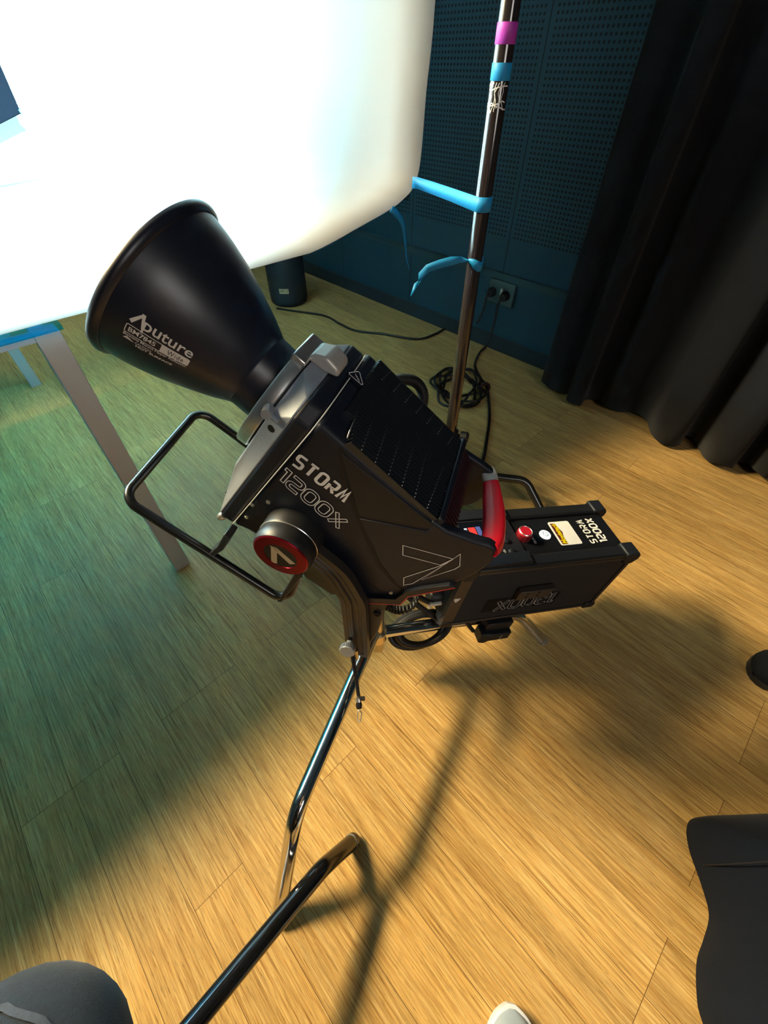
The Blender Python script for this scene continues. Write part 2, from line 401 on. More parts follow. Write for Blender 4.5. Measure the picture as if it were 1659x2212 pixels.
ctr = [P2[max(0, i-9):i+10] for i in range(len(P2))]; mid = [sum(c, V((0, 0, 0)))/len(c) for c in ctr]
rows = []
for k in range(15):
    f = k/14; z = 2.86*f; row = []
    for i, p in enumerate(P2):
        a = 1.0-.45*f; q = mid[i]+(p-mid[i])*a
        row.append(V((q.x, q.y, .022+.012*math.sin(i*.35)*(1-f)+z)))
    rows.append(row)
o = mk('stage_curtain', MB().grid(rows), CURT, None, smooth=180, solid=.004)
tag(o, 'floor length black pleated curtain hanging along the perforated wall', 'curtain')
# curtain rail that carries it
r_ = mk('curtain_rail', MB().tube([(mid[0].x-.1, mid[0].y+.05, 2.90), (mid[-1].x+.1, mid[-1].y-.1, 2.90)], .014, 12).tube([(mid[6].x, mid[6].y, 2.9), (mid[6].x, mid[6].y, 3.0)], .008, 8).tube([(mid[-5].x, mid[-5].y, 2.9), (mid[-5].x, mid[-5].y, 3.0)], .008, 8), BLK)
tag(r_, 'black rail under the ceiling carrying the pleated black curtain', 'curtain rail')

# ------------------------------------------------------------------ table
RT = Matrix(((D.x, N.x, 0), (D.y, N.y, 0), (0, 0, 1)))
t = thing('glass_table', 'white legged table with green glass top under the white backdrop', 'table', Matrix.Translation(dn(-.5, 1.7, 0)))
for (d_, n_) in ((.087, .985), (.070, 2.45), (-1.20, .985), (-1.20, 2.45)):
    mk('leg', MB().box(dn(d_, n_, .358), .042, .042, .715, RT), LEGW, t, bevel=.002, world=True)
for (c, sx, sy) in (((-.556, .982), 1.245, .024), ((-.556, 2.453), 1.245, .024)):
    mk('apron', MB().box(dn(c[0], c[1], .7085), sx, sy, .013, RT), LEGW, t, bevel=.001, world=True)
for c in ((.079, 1.717), (-1.20, 1.717)):
    mk('apron', MB().box(dn(c[0], c[1], .7085), .024, 1.42, .013, RT), LEGW, t, bevel=.001, world=True)
mk('glass_top', MB().box(dn(-.556, 1.715, .7215), 1.34, 1.52, .009, RT), GLASS, t, world=True)

# ------------------------------------------------------------------ white backdrop
prof = [(-1.24, .731), (-.6, .731), (0, .731), (.1, .731), (.2, .730), (.35, .728), (.5, .725), (.61, .722), (.725, .735), (.84, .757), (.95, .779), (1.0, .795), (1.037, .815), (1.058, .849), (1.066, .90), (1.072, 1.0), (1.086, 1.14), (1.09, 1.5), (1.09, 2.99)]
P3 = smoothpath([V((d_, z_, 0)) for d_, z_ in prof], 5)
rows = []
for j in range(13):
    n_ = .967+1.468*j/12; row = []
    for p in P3:
        sag = .006*math.sin(p.x*9+j*.8)*(1 if .12 < p.x < 1.0 else 0)*min(1, j/2)
        row.append(dn(p.x, n_, max(p.y, .7292)+sag))
    rows.append(row)
o = mk('white_backdrop', MB().grid(rows), WHITE, None, smooth=180, solid=.0012)
tag(o, 'white backdrop sheet sweeping off the glass table and up at right', 'backdrop')
P4 = fillet([V((-2.3, 2.43, 0)), V((1.075, 2.43, 0)), V((1.085, 1.9, 0))], .18, False, 8)
P4 = [P4[0].lerp(P4[1], k/14) for k in range(14)]+P4[1:-1]
rows = [[dn(p.x, p.y-.006*math.sin(p.x*5+z)*(p.x < .8)*z/8, .7285+1.5*z/8) for p in P4] for z in range(9)]
o = mk('white_sheet', MB().grid(rows), WHITE, None, smooth=180, solid=.0012)
tag(o, 'white sheet hanging upright behind the glass table', 'sheet')

# dark panel with blue tape on its corner, in front of the white
t = thing('dark_panel', 'dark blue grey panel with blue tape at corner before the white', 'panel', Matrix.Translation(V((-1.5, 1.86, .735))))
c0 = V((-1.247, 1.993, .927)); ex = (V((-1.301, 1.94, .904))-c0).normalized(); ey = V((-.02, .016, .97)).normalized(); ey = (ey+V((.02, 0, 0))).normalized(); ez = ex.cross(ey).normalized(); ey = ez.cross(ex)
RP = Matrix((ex, ey, ez)).transposed()
mk('board', MB().prism([(0, 0), (.44, 0), (.44, .32), (0, .32)], -.011, .011, lambda x, y, w: c0+ex*x+V((.02, .016, .999))*y+ez*w), GLOSSN, t, bevel=.003, world=True)
mk('tape_corner', MB().box(c0-ex*.004+ey*.004, .012, .012, .026, RP).add([c0-ex*.008+ey*.018, c0-ex*.012+ey*.034, c0-ex*.001+ey*.026], [(0, 1, 2)]), BTAPE, t, world=True, label='blue tape scraps')
mk('stand', MB().tube([c0+ex*.30+ey*.1-ez*.02, V((-1.48, 1.80, .75))], .012, 10).lathe([(0, 0), (.07, 0), (.07, .012), (.012, .016)], (-1.48, 1.80, .7345), (0, 0, 1), 24), BLK, t, world=True)

# ------------------------------------------------------------------ round black seat by the wall, with a label
t = thing('round_pouf', 'black round drum with small yellowed label on floor by the wall', 'drum', Matrix.Translation(V((-.60, 2.83, 0))))
mk('drum_body', MB().lathe([(0, 0), (.10, 0), (.112, .012), (.115, .04), (.115, .26), (.108, .285), (0, .29)], (-.60, 2.83, 0), (0, 0, 1), 40), mat('black_vinyl', (.012, .018, .026), .5, spec=.4), t, smooth=50, world=True)
lm = MB(); th0 = math.atan2(-2.72, .6)
def onpouf(x, y, r=.1158): 
    a = -1.60+(x-.5)*.50; return V((-.60+r*math.cos(a), 2.83+r*math.sin(a), .085+y*.028))
lm.grid([[onpouf(i/8, j) for i in range(9)] for j in (0, 1)])
lab = mk('name_label', lm, LABY, t, world=True, label='yellowed paper label')
mk('lettering', font(MB(), 'MT. 1', lambda x, y: onpouf(.14+.72*x, .24+.52*y, .1163)), DARK, lab, world=True)
# ------------------------------------------------------------------ stands
def leg_pts(a, col_z, foot, bend, r=.04): return fillet([a, bend, foot], r, False, 8)
t = thing('light_stand', 'chrome three legged stand carrying the black studio lamp', 'stand', Matrix.Translation(V((-.015, .445, 0))))
cx, cy = -.015, .445
mk('column', MB().lathe([(0, .118), (.012, .118), (.0155, .122), (.0155, .318), (.012, .322), (0, .322)], (cx, cy, 0), (0, 0, 1), 28), BRASS, t, smooth=50, world=True)
mk('column_bolt', MB().lathe([(0, .104), (.006, .104), (.006, .12)], (cx, cy, 0), (0, 0, 1), 12), BLK, t, world=True)
mk('collar', MB().lathe([(.0158, .165), (.021, .168), (.021, .200), (.0158, .203)], (cx, cy, 0), (0, 0, 1), 28), BRASS, t, smooth=50, world=True)
def stand_leg(att, bend, foot, m, parent, r=.0138, rb=.07):
    P = fillet([V(att), V(bend), V(foot)], rb, False, 10)
    l = mk('leg', MB().tube(P[:-1]+[P[-1]], r, 20), m, parent, smooth=60, world=True)
    d = (P[-1]-P[-2]).normalized()
    mk('rubber_foot', MB().tube([P[-1]-d*.012, P[-1]+d*.004], [r*1.05, r*.9], 20), RUB, l, world=True)
    return l
stand_leg((cx-.006, cy-.016, .222), (-.147, .118, .192), (-.187, -.010, .012), CHROME, t)
stand_leg((cx+.015, cy+.004, .186), (.330, .533, .118), (.416, .513, .012), CHROME, t)
stand_leg((cx-.012, cy+.014, .200), (-.235, .715, .130), (-.30, .80, .012), CHROME, t)

t = thing('spare_stand', 'black chrome stand in front whose leg crosses the chrome leg', 'stand', Matrix.Translation(V((-.425, -.30, 0))))
stand_leg((-.40, -.275, .255), (-.108, .050, .105), (-.060, .098, .010), BCHR, t, .0142, .05)
mk('column', MB().lathe([(0, .12), (.0175, .122), (.0175, .62), (.012, .625), (0, .63)], (-.425, -.30, 0), (0, 0, 1), 24), BCHR, t, world=True)
stand_leg((-.445, -.30, .25), (-.82, -.30, .12), (-.90, -.30, .01), BCHR, t, .0142, .05)
stand_leg((-.412, -.322, .25), (-.23, -.66, .12), (-.19, -.74, .01), BCHR, t, .0142, .05)

px, py = .205, 1.07
t = thing('tape_pole', 'tall black pole stand wrapped in magenta and blue tape', 'stand', Matrix.Translation(V((px, py, 0))))
mk('pole', MB().lathe([(0, .14), (.0165, .142), (.0165, 1.9), (.012, 1.905), (0, 1.91)], (px, py, 0), (0, 0, 1), 28), POLE, t, smooth=50, world=True)
mk('base_column', MB().lathe([(.0, .05), (.0205, .052), (.0205, .24), (.023, .242), (.023, .275), (.0166, .28)], (px, py, 0), (0, 0, 1), 28), BLK, t, smooth=50, world=True)
mk('clamp_knob', MB().lathe([(0, .02), (.006, .02), (.006, .03), (.016, .031), (.018, .05), (.012, .056), (0, .056)], (px, py, .262), (.93, -.36, 0), 16), BLK, t, world=True)
for att, bend, foot in (((.225, 1.07, .108), (.470, 1.035, .100), (.535, .955, .010)), ((.195, 1.09, .11), (.08, 1.40, .10), (.05, 1.48, .01)), ((.19, 1.055, .11), (-.03, .81, .10), (-.10, .74, .01))):
    P = fillet([V(att), V(bend), V(foot)], .05, False, 10)
    l = mk('leg', MB().tube(P, .0135, 18), TUBE, t, world=True)
    mk('rubber_foot', MB().tube([P[-1]-(P[-1]-P[-2]).normalized()*.012, P[-1]+(P[-1]-P[-2]).normalized()*.006], .0142, 18), RUB, l, world=True)
def band(z0, z1, m, r=.0172, lab=None):
    return mk('tape_band', MB().lathe([(r-.0004, z0), (r, z0+.0004), (r, z1-.0004), (r-.0004, z1)], (px, py, 0), (0, 0, 1), 32), m, t, smooth=60, world=True, label=lab)
band(1.069, 1.094, MTAPE, lab='magenta tape band'); band(1.026, 1.048, BTAPE, lab='upper blue tape band')
# worn white residue of torn tape below the bands
sm = MB(); random.seed(4)
def onpole(x, y, r=.0169):
    a = -PI/2-.35+x/.0165; return V((px+r*math.cos(a), py+r*math.sin(a), y))
for k in range(7):
    x = -.017+.005*k; z = 1.024
    pts = [(x, z)]
    while z > .992: z -= random.uniform(.004, .009); x += random.uniform(-.005, .005); pts.append((x, z))
    ribbon(sm, pts, .0011, onpole)
for k in range(6):
    x = -.018; z = .993+k*.0045; pts = [(x, z)]
    while x < .016: x += random.uniform(.004, .008); z += random.uniform(-.003, .003); pts.append((x, z))
    if k in (0, 1, 5): ribbon(sm, pts, .0016, onpole)
mk('tape_residue', sm, INK, t, world=True, label='white torn tape residue')

# tape from the sheet's corner round the pole
zz = .858
W0 = dn(1.04, .955, .828)
ring = [V((px+.0184*math.cos(a), py+.0184*math.sin(a), .8475)) for a in [math.radians(x) for x in (215, 235, 255, 275, 295, 315, 335, 355, 375)]]
ctr_ = [W0+V((-.012, .004, .0)), W0, W0.lerp(ring[0], .33)+V((0, 0, .001)), W0.lerp(ring[0], .66)+V((0, 0, .001))]+ring
up_ = V((.03, 0, 1)).normalized()
L_ = [p+up_*(.0125 if i < 4 else .013) for i, p in enumerate(ctr_)]; R_ = [p-up_*(.0125 if i < 4 else .013) for i, p in enumerate(ctr_)]
o = mk('tape_strip', MB().strip(L_, R_), BTAPE, None, solid=.0004); tag(o, 'straight blue tape strip stretched from backdrop corner to the pole', 'tape')
# loose strip hanging from the sheet's edge
def hang(pts, ws, name, label, twist):
    P = smoothpath([V(p) for p in pts], 6); n = len(P); L_ = []; R_ = []
    for i, p in enumerate(P):
        f = i/(n-1); k = f*(len(ws)-1); a = int(min(k, len(ws)-2)); w = ws[a]+(ws[a+1]-ws[a])*(k-a)
        an = twist[0]+(twist[1]-twist[0])*f
        t_ = (P[min(i+1, n-1)]-P[max(i-1, 0)]).normalized(); s = V((math.cos(an), math.sin(an), 0)); s = (s-t_*s.dot(t_)).normalized()
        L_.append(p+s*w/2); R_.append(p-s*w/2)
    return tag(mk(name, MB().strip(L_, R_), BTAPE, None, smooth=80, solid=.0004), label, 'tape')
hang([dn(.952, .962, .782), dn(.962, .955, .772), dn(.985, .950, .745), dn(.998, .950, .70), dn(1.008, .952, .655), dn(1.02, .95, .622)], [.016, .017, .013, .010, .006, .002], 'tape_strip', 'short blue tape strip dangling from the lower sheet edge', (.2, 1.1))
# strip wrapped on the pole whose free end flies to the left
o1 = [V((px+.0186*math.cos(math.radians(a)), py+.0186*math.sin(math.radians(a)), .738+.006*math.sin(math.radians(a*2)))) for a in (20, 0, -20, -40, -60, -80, -100, -120, -140, -158)]
P = o1+[V((.170, 1.052, .748)), V((.150, 1.05, .746)), V((.125, 1.05, .740)), V((.098, 1.05, .731)), V((.084, 1.05, .717)), V((.074, 1.05, .697)), V((.063, 1.05, .672))]
ws = [.019, .0195, .020, .020, .020, .019, .017, .013, .009, .006, .013, .018, .018, .017, .014, .010, .003]
L_ = []; R_ = []
for i, p in enumerate(P):
    t_ = (P[min(i+1, len(P)-1)]-P[max(i-1, 0)]).normalized(); s = UP if i < 12 else V((.5, 0, .85)); s = (s-t_*s.dot(t_)).normalized()
    if 13 < i: s = (s+V((.4, 0, 0))).normalized(); s = (s-t_*s.dot(t_)).normalized()
    L_.append(p+s*ws[i]/2); R_.append(p-s*ws[i]/2)
tag(mk('tape_strip', MB().strip(L_, R_), BTAPE, None, smooth=80, solid=.0004), 'torn blue tape wrapped round the pole with loose curling tail', 'tape')

# ------------------------------------------------------------------ cables on the floor
def cable(name, pts, r, label, cat='cable', n=8):
    return tag(mk(name, MB().tube(smoothpath(pts, n), r, 10), CABLE), label, cat)
cable('floor_cable', [(-.66, 2.70, .007), (-.535, 2.655, .007), (-.359, 2.592, .007), (-.254, 2.475, .007), (-.156, 2.383, .007), (.001, 2.341, .007), (.179, 2.278, .007), (.285, 2.341, .007), (.36, 2.42, .007), (.44, 2.40, .02), (.495, 2.30, .08), (.497, 2.184, .20)], .0062, 'black cable snaking from the round drum to the wall socket')
cable('floor_cable', [(.551, 2.128, .20), (.545, 2.135, .10), (.535, 2.16, .02), (.50, 2.12, .007), (.455, 1.985, .007), (.466, 1.85, .007), (.478, 1.766, .012), (.452, 1.541, .007), (.406, 1.349, .007), (.377, 1.249, .007), (.33, 1.14, .007)], .0062, 'black cable running from wall socket past coil to the pole')
random.seed(11)
pts = []
for k in range(62):
    a = 2*PI*k/13.0; f = .75+.25*math.sin(k*.9); 
    pts.append(V((.345+.125*f*math.cos(a)+.012*math.sin(k*.5), 1.765+.165*f*math.sin(a), .010+.006*(k % 4)+.006*math.sin(k*1.3))))
pts.append(V((.478, 1.72, .02)))
o = mk('cable_coil', MB().tube(smoothpath(pts, 6), .0058, 8), CABLE); tag(o, 'coiled black cable lying on the floor behind the pole', 'cable')
mk('cable_tie', MB().tube([(.462+.02*math.cos(a), 1.745, .024+.022*math.sin(a)) for a in [2*PI*k/10 for k in range(10)]], .007, 8, closed=True), mat('hook_tie', (.03, .008, .01), .8), o, world=True)

# power lead looped under the lamp stand
pts = []
cc = V((.082, .474, .158)); exx = V((.97, .06, .12)).normalized(); eyy = V((.20, .80, .50)).normalized()
for k in range(66):
    n_ = k/13.0; a = 2*PI*n_+.4; rr = (.62, .80, .70, .88, .66, .7)[int(n_)]*(1-n_%1)+(.80, .70, .88, .66, .7, .7)[int(n_)]*(n_%1)
    pts.append(cc+exx*(.078*rr*math.cos(a)+.008*math.sin(n_*1.7))+eyy*(.046*rr*math.sin(a)+.004*n_-.008)+V((0, 0, -.0085*n_+.012-.012*max(0, -math.sin(a)))))
pts = [V((.055, .53, .36)), V((.040, .51, .26))]+pts
o = mk('power_lead', MB().tube(smoothpath(pts, 5), .0066, 10), CABLE); tag(o, 'thick black power lead looped in a bundle under the chrome leg', 'cable')
# lamp leads from the head to the control box
cable('lamp_lead', [(.070, .452, .455), (.062, .47, .40), (.055, .50, .345), (.075, .525, .305), (.115, .545, .285), (.150, .55, .29)], .0085, 'ribbed black lead from lamp head down into the control box')
cable('lamp_lead', [(.045, .50, .470), (.040, .53, .40), (.05, .545, .33), (.08, .55, .26), (.13, .545, .25), (.150, .54, .25)], .0075, 'smooth black lead curving behind the ribbed lead into box')
sp = []; q0 = [V((-.004, .455, .300)), V((.012, .452, .283)), V((.033, .448, .278)), V((.057, .452, .288)), V((.070, .468, .312)), V((.072, .480, .36)), V((.070, .470, .42))]
Q = smoothpath(q0, 20)
for i, p in enumerate(Q):
    a = i*1.05; sp.append(p+V((.5*math.sin(a), math.cos(a), math.sin(a)))*.0068)
o = mk('coiled_lead', MB().tube(sp, .0032, 7), CABLE); tag(o, 'coiled spiral black lead hanging between lamp and control box', 'cable')
cable('box_lead', [(.150, .530, .205), (.130, .500, .235), (.104, .475, .262), (.075, .474, .285), (.052, .48, .310), (.030, .50, .36), (.02, .51, .42)], .0062, 'thin black lead from the lower box socket up under the lamp')
# ------------------------------------------------------------------ the studio lamp: frame (a forward, l towards the near side, u up)
la = V((-.75868757, .23195407, .60876143)); ll = V((-.2923717, -.95630476, 0)); lu = V((.58216145, -.17798462, .79335334)); LO = V((-.12833333, .48516902, .7511134))
ML = Matrix(((la.x, ll.x, lu.x, LO.x), (la.y, ll.y, lu.y, LO.y), (la.z, ll.z, lu.z, LO.z), (0, 0, 0, 1)))
lamp = thing('studio_lamp', 'black studio lamp head with red handle grip tilted upward on chrome stand', 'lamp', ML)
W = .085
def sd(x, y, w): return V((x, w, y))              # polygon in (a,u), extruded across the lamp
def near(x, y, off=.0006): return V((x, W+off, y))  # decals on the near side: x runs to the rear
body_poly = [(-.048, .080), (-.236, .070), (-.270, .048), (-.300, .012), (-.306, -.072), (-.314, -.101), (-.279, -.163), (-.074, -.184), (-.048, -.193)]
mk('lamp_body', MB().prism(body_poly, -W, W, sd), BODY, lamp, bevel=.006, bseg=3)
# front bezel and cast plate
def fr(x, y, w): return V((w, x, y))
def octo(w, t, b, c): return [(-w+c, b), (w-c, b), (w, b+c), (w, t-c*1.6), (w-c*1.6, t), (-w+c*1.6, t), (-w, t-c*1.6), (-w, b+c)]
mk('bezel', MB().prism(octo(.087, .083, -.200, .012), -.047, -.024, fr), BODY, lamp, bevel=.005, bseg=3)
po = octo(.086, .082, -.199, .013); pin = octo(.0805, .0800, -.098, .030); n = len(po)
pm = MB()
pm.add([fr(x, y, -.0245) for x, y in po]+[fr(x, y, -.0215) for x, y in octo(.0845, .0808, -.196, .013)]+[fr(x, y, -.0015) for x, y in pin],
       [(i, (i+1) % n, n+(i+1) % n, n+i) for i in range(n)]+[(n+i, n+(i+1) % n, 2*n+(i+1) % n, 2*n+i) for i in range(n)]+[tuple(range(2*n, 3*n)), tuple(range(n-1, -1, -1))])
plate = mk('front_plate', pm, GREY, lamp, smooth=65, bevel=.002)
hd = V((.16, .97, .1)).normalized()
for (a_, l_, u_) in ((-.0125, .0825, .026), (-.0165, .074, -.150)):
    mk('screw_hole', MB().lathe([(0, .0006), (.0044, .0006), (.0052, 0)], V((a_, l_, u_)), hd, 20), DARK, plate)
# thin white line round the joint behind the bezel
tl = octo(.0880, .0840, -.2005, .012)
tm = MB().tube([fr(x, y, -.0475) for x, y in tl], .0008, 6, closed=True)
mk('trim_line', tm, INK, lamp, smooth=180)
# heat sink: long ribs on the top, open rods below
hs = MB(); nr = 27
for i in range(nr):
    l_ = -.078+.160*i/(nr-1)
    a0 = -.060-(.014 if l_ > .05 else 0)-max(0, (l_-.05))*.25; a1 = -.226
    top0 = .0865; top1 = .0775
    hs.prism([(a0, .070), (a0-.006, top0), (a1, top1), (a1, .064)], l_-.0011, l_+.0011, sd)
mk('heat_sink', hs, mat('black_fin_metal', (.014, .019, .025), .38, spec=.6), lamp, smooth=30)
rd = MB()
for k in range(8):
    a_ = -.082-.021*k; u_ = .0865-.053*(-.066-a_)-.0024
    for (l0, l1) in ((-.078, -.052-.0*k), (.030-.006*k, .078)):
        rd.tube([(a_-.004 if l0 < 0 else a_+.006, l0, u_), (a_, l1, u_)], .0008, 5)
mk('fin_rod', rd, SILVER, lamp, smooth=180)
# rear frame, sloped rear grille
fm = MB().prism([(-.226, .062), (-.226, .082), (-.235, .081), (-.237, .060)], -W+.002, W-.002, sd)
mk('rear_frame', fm, BODY, lamp, bevel=.002)
gm = MB()
for i in range(20):
    l_ = -.072+.145*i/19; gm.prism([(-.236, .058), (-.236, .076), (-.266, .063), (-.270, .040)], l_-.0012, l_+.0012, sd)
mk('rear_grille', gm, mat('grille_black', (.030, .010, .016), .4), lamp, smooth=30)
# handle arms, either side, and the red grip
arm = [(-.222, .073), (-.245, .074), (-.279, .091), (-.292, .100), (-.303, .101), (-.318, .080), (-.325, .045), (-.325, .010), (-.314, -.040), (-.300, -.064), (-.255, -.02)]
mk('handle_arm', MB().prism(arm, W-.014, W+.0015, sd), BODY, lamp, bevel=.004, bseg=3)
arm2 = [(-.222, .066), (-.245, .069), (-.275, .074), (-.295, .076), (-.306, .073), (-.320, .058), (-.325, .035), (-.325, .010), (-.314, -.040), (-.300, -.064), (-.255, -.02)]
mk('handle_arm', MB().prism(arm2, -W-.0015, -W+.012, sd), BODY, lamp, bevel=.004, bseg=3)
hp = smoothpath([V((-.296, .084, .090)), V((-.303, .076, .090)), V((-.3065, .060, .088)), V((-.309, .030, .083)), V((-.310, .0, .077)), V((-.3085, -.03, .071)), V((-.306, -.055, .067)), V((-.299, -.074, .066)), V((-.292, -.085, .066))], 6)
def bar(P, wa, wu, i0=0, i1=None):
    m = MB(); P = P[i0:i1]; rings = []
    for i, p in enumerate(P):
        t_ = (P[min(i+1, len(P)-1)]-P[max(i-1, 0)]).normalized(); s = V((.80, 0, .60)); s = (s-t_*s.dot(t_)).normalized(); q = t_.cross(s)
        f = i/(len(P)-1); wu_ = wu*(1+.28*math.sin(PI*f)); ring = []
        for k in range(16):
            an = 2*PI*k/16; c, s_ = math.cos(an), math.sin(an)
            c = math.copysign(abs(c)**.6, c); s_ = math.copysign(abs(s_)**.6, s_)
            ring.append(p+s*(c*wa)+q*(s_*wu_))
        rings.append(ring+[ring[0]])
    m.grid(rings); m.quadpoly(rings[0][:-1]); m.quadpoly(rings[-1][:-1]); return m
mk('handle_core', bar(hp, .0076, .0095, 36), PALE, lamp, smooth=60, label='pale metal handle core')
mk('grip', bar(hp, .0092, .0118, 4, 39), RED, lamp, smooth=50, label='red rubber grip')
# dark grooves and panel lines on the near side
gv = MB()
for pts, w_ in (([(-.084, .072), (-.111, .036), (-.172, -.012), (-.237, -.060), (-.283, -.075), (-.304, -.0725)], .007),): ribbon(gv, fillet([V(p) for p in pts], .02), w_, near)
for pts in ([(-.049, -.103), (-.175, -.111), (-.303, -.115)], [(-.049, -.140), (-.14, -.146)], [(-.049, -.168), (-.10, -.171)]): ribbon(gv, [V(p) for p in pts], .0017, near)
mk('panel_groove', gv, DARK, lamp, smooth=180)
# raised facet below the fins and the rear cheek
fc = MB().prism([(-.088, .067), (-.160, .0), (-.232, .062), (-.226, .069)], W-.002, W+.0012, sd)
mk('side_facet', fc, BODY2, lamp, bevel=.0008)
ck = MB().prism([(-.164, -.004), (-.236, .058), (-.270, .072), (-.300, .060), (-.318, .02), (-.306, -.070), (-.283, -.072), (-.240, -.055)], W-.002, W+.0016, sd)
mk('side_cheek', ck, BODY, lamp, bevel=.001)
mk('lower_lip', MB().prism([(-.255, -.142), (-.2785, -.1655), (-.3155, -.1025), (-.3075, -.0725), (-.316, -.035), (-.3262, .008), (-.318, .004), (-.305, -.036), (-.2975, -.068), (-.302, -.098), (-.272, -.148)], W-.030, W+.0076, sd), BODY, lamp, bevel=.0008)
rl = MB(); ribbon(rl, [(-.278, -.1655), (-.3155, -.1025), (-.3075, -.0725), (-.316, -.035), (-.3262, .008)], .0022, lambda x, y: near(x, y, .0080))
mk('red_edge_line', rl, REDL, lamp, smooth=180, label='thin red edge line')
# screws
for (a_, u_) in ((-.051, -.120), (-.065, -.092), (-.293, -.100), (-.283, -.150), (-.056, -.155)):
    mk('screw', MB().lathe([(0, .0026), (.0015, .0026), (.0018, .0018), (.0030, .0018), (.0034, 0)], V((a_, W, u_)), (0, 1, 0), 14), SILVER, lamp)
# lettering on the near side: reading from the front to the rear
def side(x, y, off=.0009): return V((-x, W+off, y))
tx = MB()
strokes(tx, 'STORM', .0560, .0025, .0104, .0210, .0058, .0042, side)
mk('lettering', tx, INK, lamp, smooth=180)
tx = MB(); tilt = lambda x, y: side(x, y-.10*(x-.05))
strokes(tx, '1200X', .0535, -.0365, .0170, .0245, .0068, .0050, tilt, lw=.0014)
mk('lettering', tx, INK, lamp, smooth=180)
lg = [(-.230, .007), (-.285, .045), (-.285, .021), (-.243, -.009), (-.277, -.048), (-.286, .019), (-.286, .043), (-.293, -.047), (-.289, -.063), (-.283, .060), (-.300, .042), (-.301, .031), (-.294, -.028)]
tx = MB()
for ids in ((0, 1, 2, 3), (4, 5, 6, 7, 8), (9, 10, 11, 12)): ribbon(tx, [V(lg[i]) for i in ids], .0010, lambda x, y: near(x, y, .0024), True)
mk('emblem', tx, INK, lamp, smooth=180)
# warning triangle on the top edge of the bezel
tx = MB(); topd = lambda x, y: V((x, y, .0845))
TR = [V((-.043, -.013)), V((-.060, -.022)), V((-.064, .004))]
TR = [V((-.042, -.008)), V((-.052, -.026)), V((-.066, -.008))]
ribbon(tx, fillet(TR, .002, True), .0011, lambda x, y: V((x, y, .0875)), True)
for k in range(3): ribbon(tx, [(-.050-.003*k, -.017+.0018*k), (-.053-.003*k, -.013+.0018*k)], .0009, lambda x, y: V((x, y, .0875)))
tri = mk('warning_sign', tx, INK, lamp, smooth=180)
mk('warning_plate', MB().prism([(p.x, p.y) for p in fillet([V((-.0405, -.0075)), V((-.052, -.0285)), V((-.0685, -.007))], .002, True)], .0825, .0872, lambda x, y, w: V((x, y, w))), BODY, lamp)
# tilt knob with red ring
kc = V((-.120, 0, -.110))
mk('tilt_knob', MB().lathe([(0, W), (.0435, W), (.0435, .106), (.0428, .108), (.0420, .109), (.0432, .111), (.0432, .127), (.0405, .1325), (0, .1325)], kc, (0, 1, 0), 56), BLK, lamp, smooth=40)
kn = lamp.children[-1]
mk('knob_ring', MB().lathe([(.024, .1330), (.0245, .1345), (.0385, .1345), (.0400, .1328)], kc, (0, 1, 0), 56), REDM, kn, smooth=40, label='red anodised ring')
mk('knob_trim', MB().lathe([(.0434, .1085), (.0440, .1093), (.0434, .1101)], kc, (0, 1, 0), 56), SILVER, kn)
mk('knob_disc', MB().lathe([(0, .1338), (.0242, .1338), (.0246, .132)], kc, (0, 1, 0), 48), BODY2, kn)
em = MB(); kl = lambda x, y: V((x, .1342, y))
em.quadpoly([kl(-.1015, -.103), kl(-.108, -.0965), kl(-.1250, -.1305), kl(-.1185, -.1375)])
em.quadpoly([kl(-.0985, -.1020), kl(-.1075, -.0965), kl(-.1420, -.1040), kl(-.1375, -.1130)])
mk('emblem', em, BEIGE, kn)
# yoke: grooved flat bar on both sides joined below
yc = fillet([V((-.112, -.104)), V((-.205, -.113)), V((-.262, -.150)), (V((-.335, -.247))), V((-.368, -.290))], .07, False, 9)
Lf, Rt = offs(yc, .042, False)
for s in (1, -1):
    ym = MB(); n = len(yc)
    lay = [0, .18, .20, .30, .32, .42, .46, .54, .58, .68, .70, .80, .82, 1]
    hts = [0, 0, -.0012, -.0012, 0, 0, -.003, -.003, 0, 0, -.0012, -.0012, 0, 0]
    rows = []
    for f, h in zip(lay, hts): rows.append([V((p.x, s*(.1085+h), p.y)) for p in (Lf[i].lerp(Rt[i], f) for i in range(n))])
    inn = [[V((p.x, s*.095, p.y)) for p in (Lf[i].lerp(Rt[i], f) for i in range(n))] for f in (1, 0)]
    ym.grid(rows+inn+[rows[0]])
    m0 = len(yc); ends = [r[0] for r in rows]+[r[0] for r in inn]; ym.quadpoly(ends); ym.quadpoly([r[-1] for r in rows]+[r[-1] for r in inn])
    mk('yoke_arm', ym, mat('bronze_black_extrusion', (.038, .033, .030), .42, metal=.3), lamp, smooth=30)
b0 = yc[-1]; bd = (yc[-1]-yc[-2]).normalized(); bnv = V((-bd.y, bd.x))
bm_ = MB()
q = [b0-bnv*.021-bd*.003, b0+bnv*.021-bd*.003, b0+bnv*.021+bd*.012, b0-bnv*.021+bd*.012]
bm_.prism([(p.x, p.y) for p in q], -.1085, .1085, sd)
mk('yoke_base', bm_, MATS['bronze_black_extrusion'], lamp, bevel=.003)
# gusset plate with bolt, carrying the spigot socket
gp = MB().prism([(-.281, -.150), (-.300, -.115), (-.332, -.172), (-.355, -.215), (-.372, -.262), (-.352, -.262)], .083, .092, sd)
mk('yoke_gusset', gp, BLK, lamp, bevel=.002)
mk('bolt', MB().lathe([(0, .0030), (.0025, .0030), (.003, .0045), (.0055, .0045), (.006, 0)], V((-.313, .092, -.160)), (0, 1, 0), 18), DARK, lamp)
spz = (-.3535, 0, -.312)
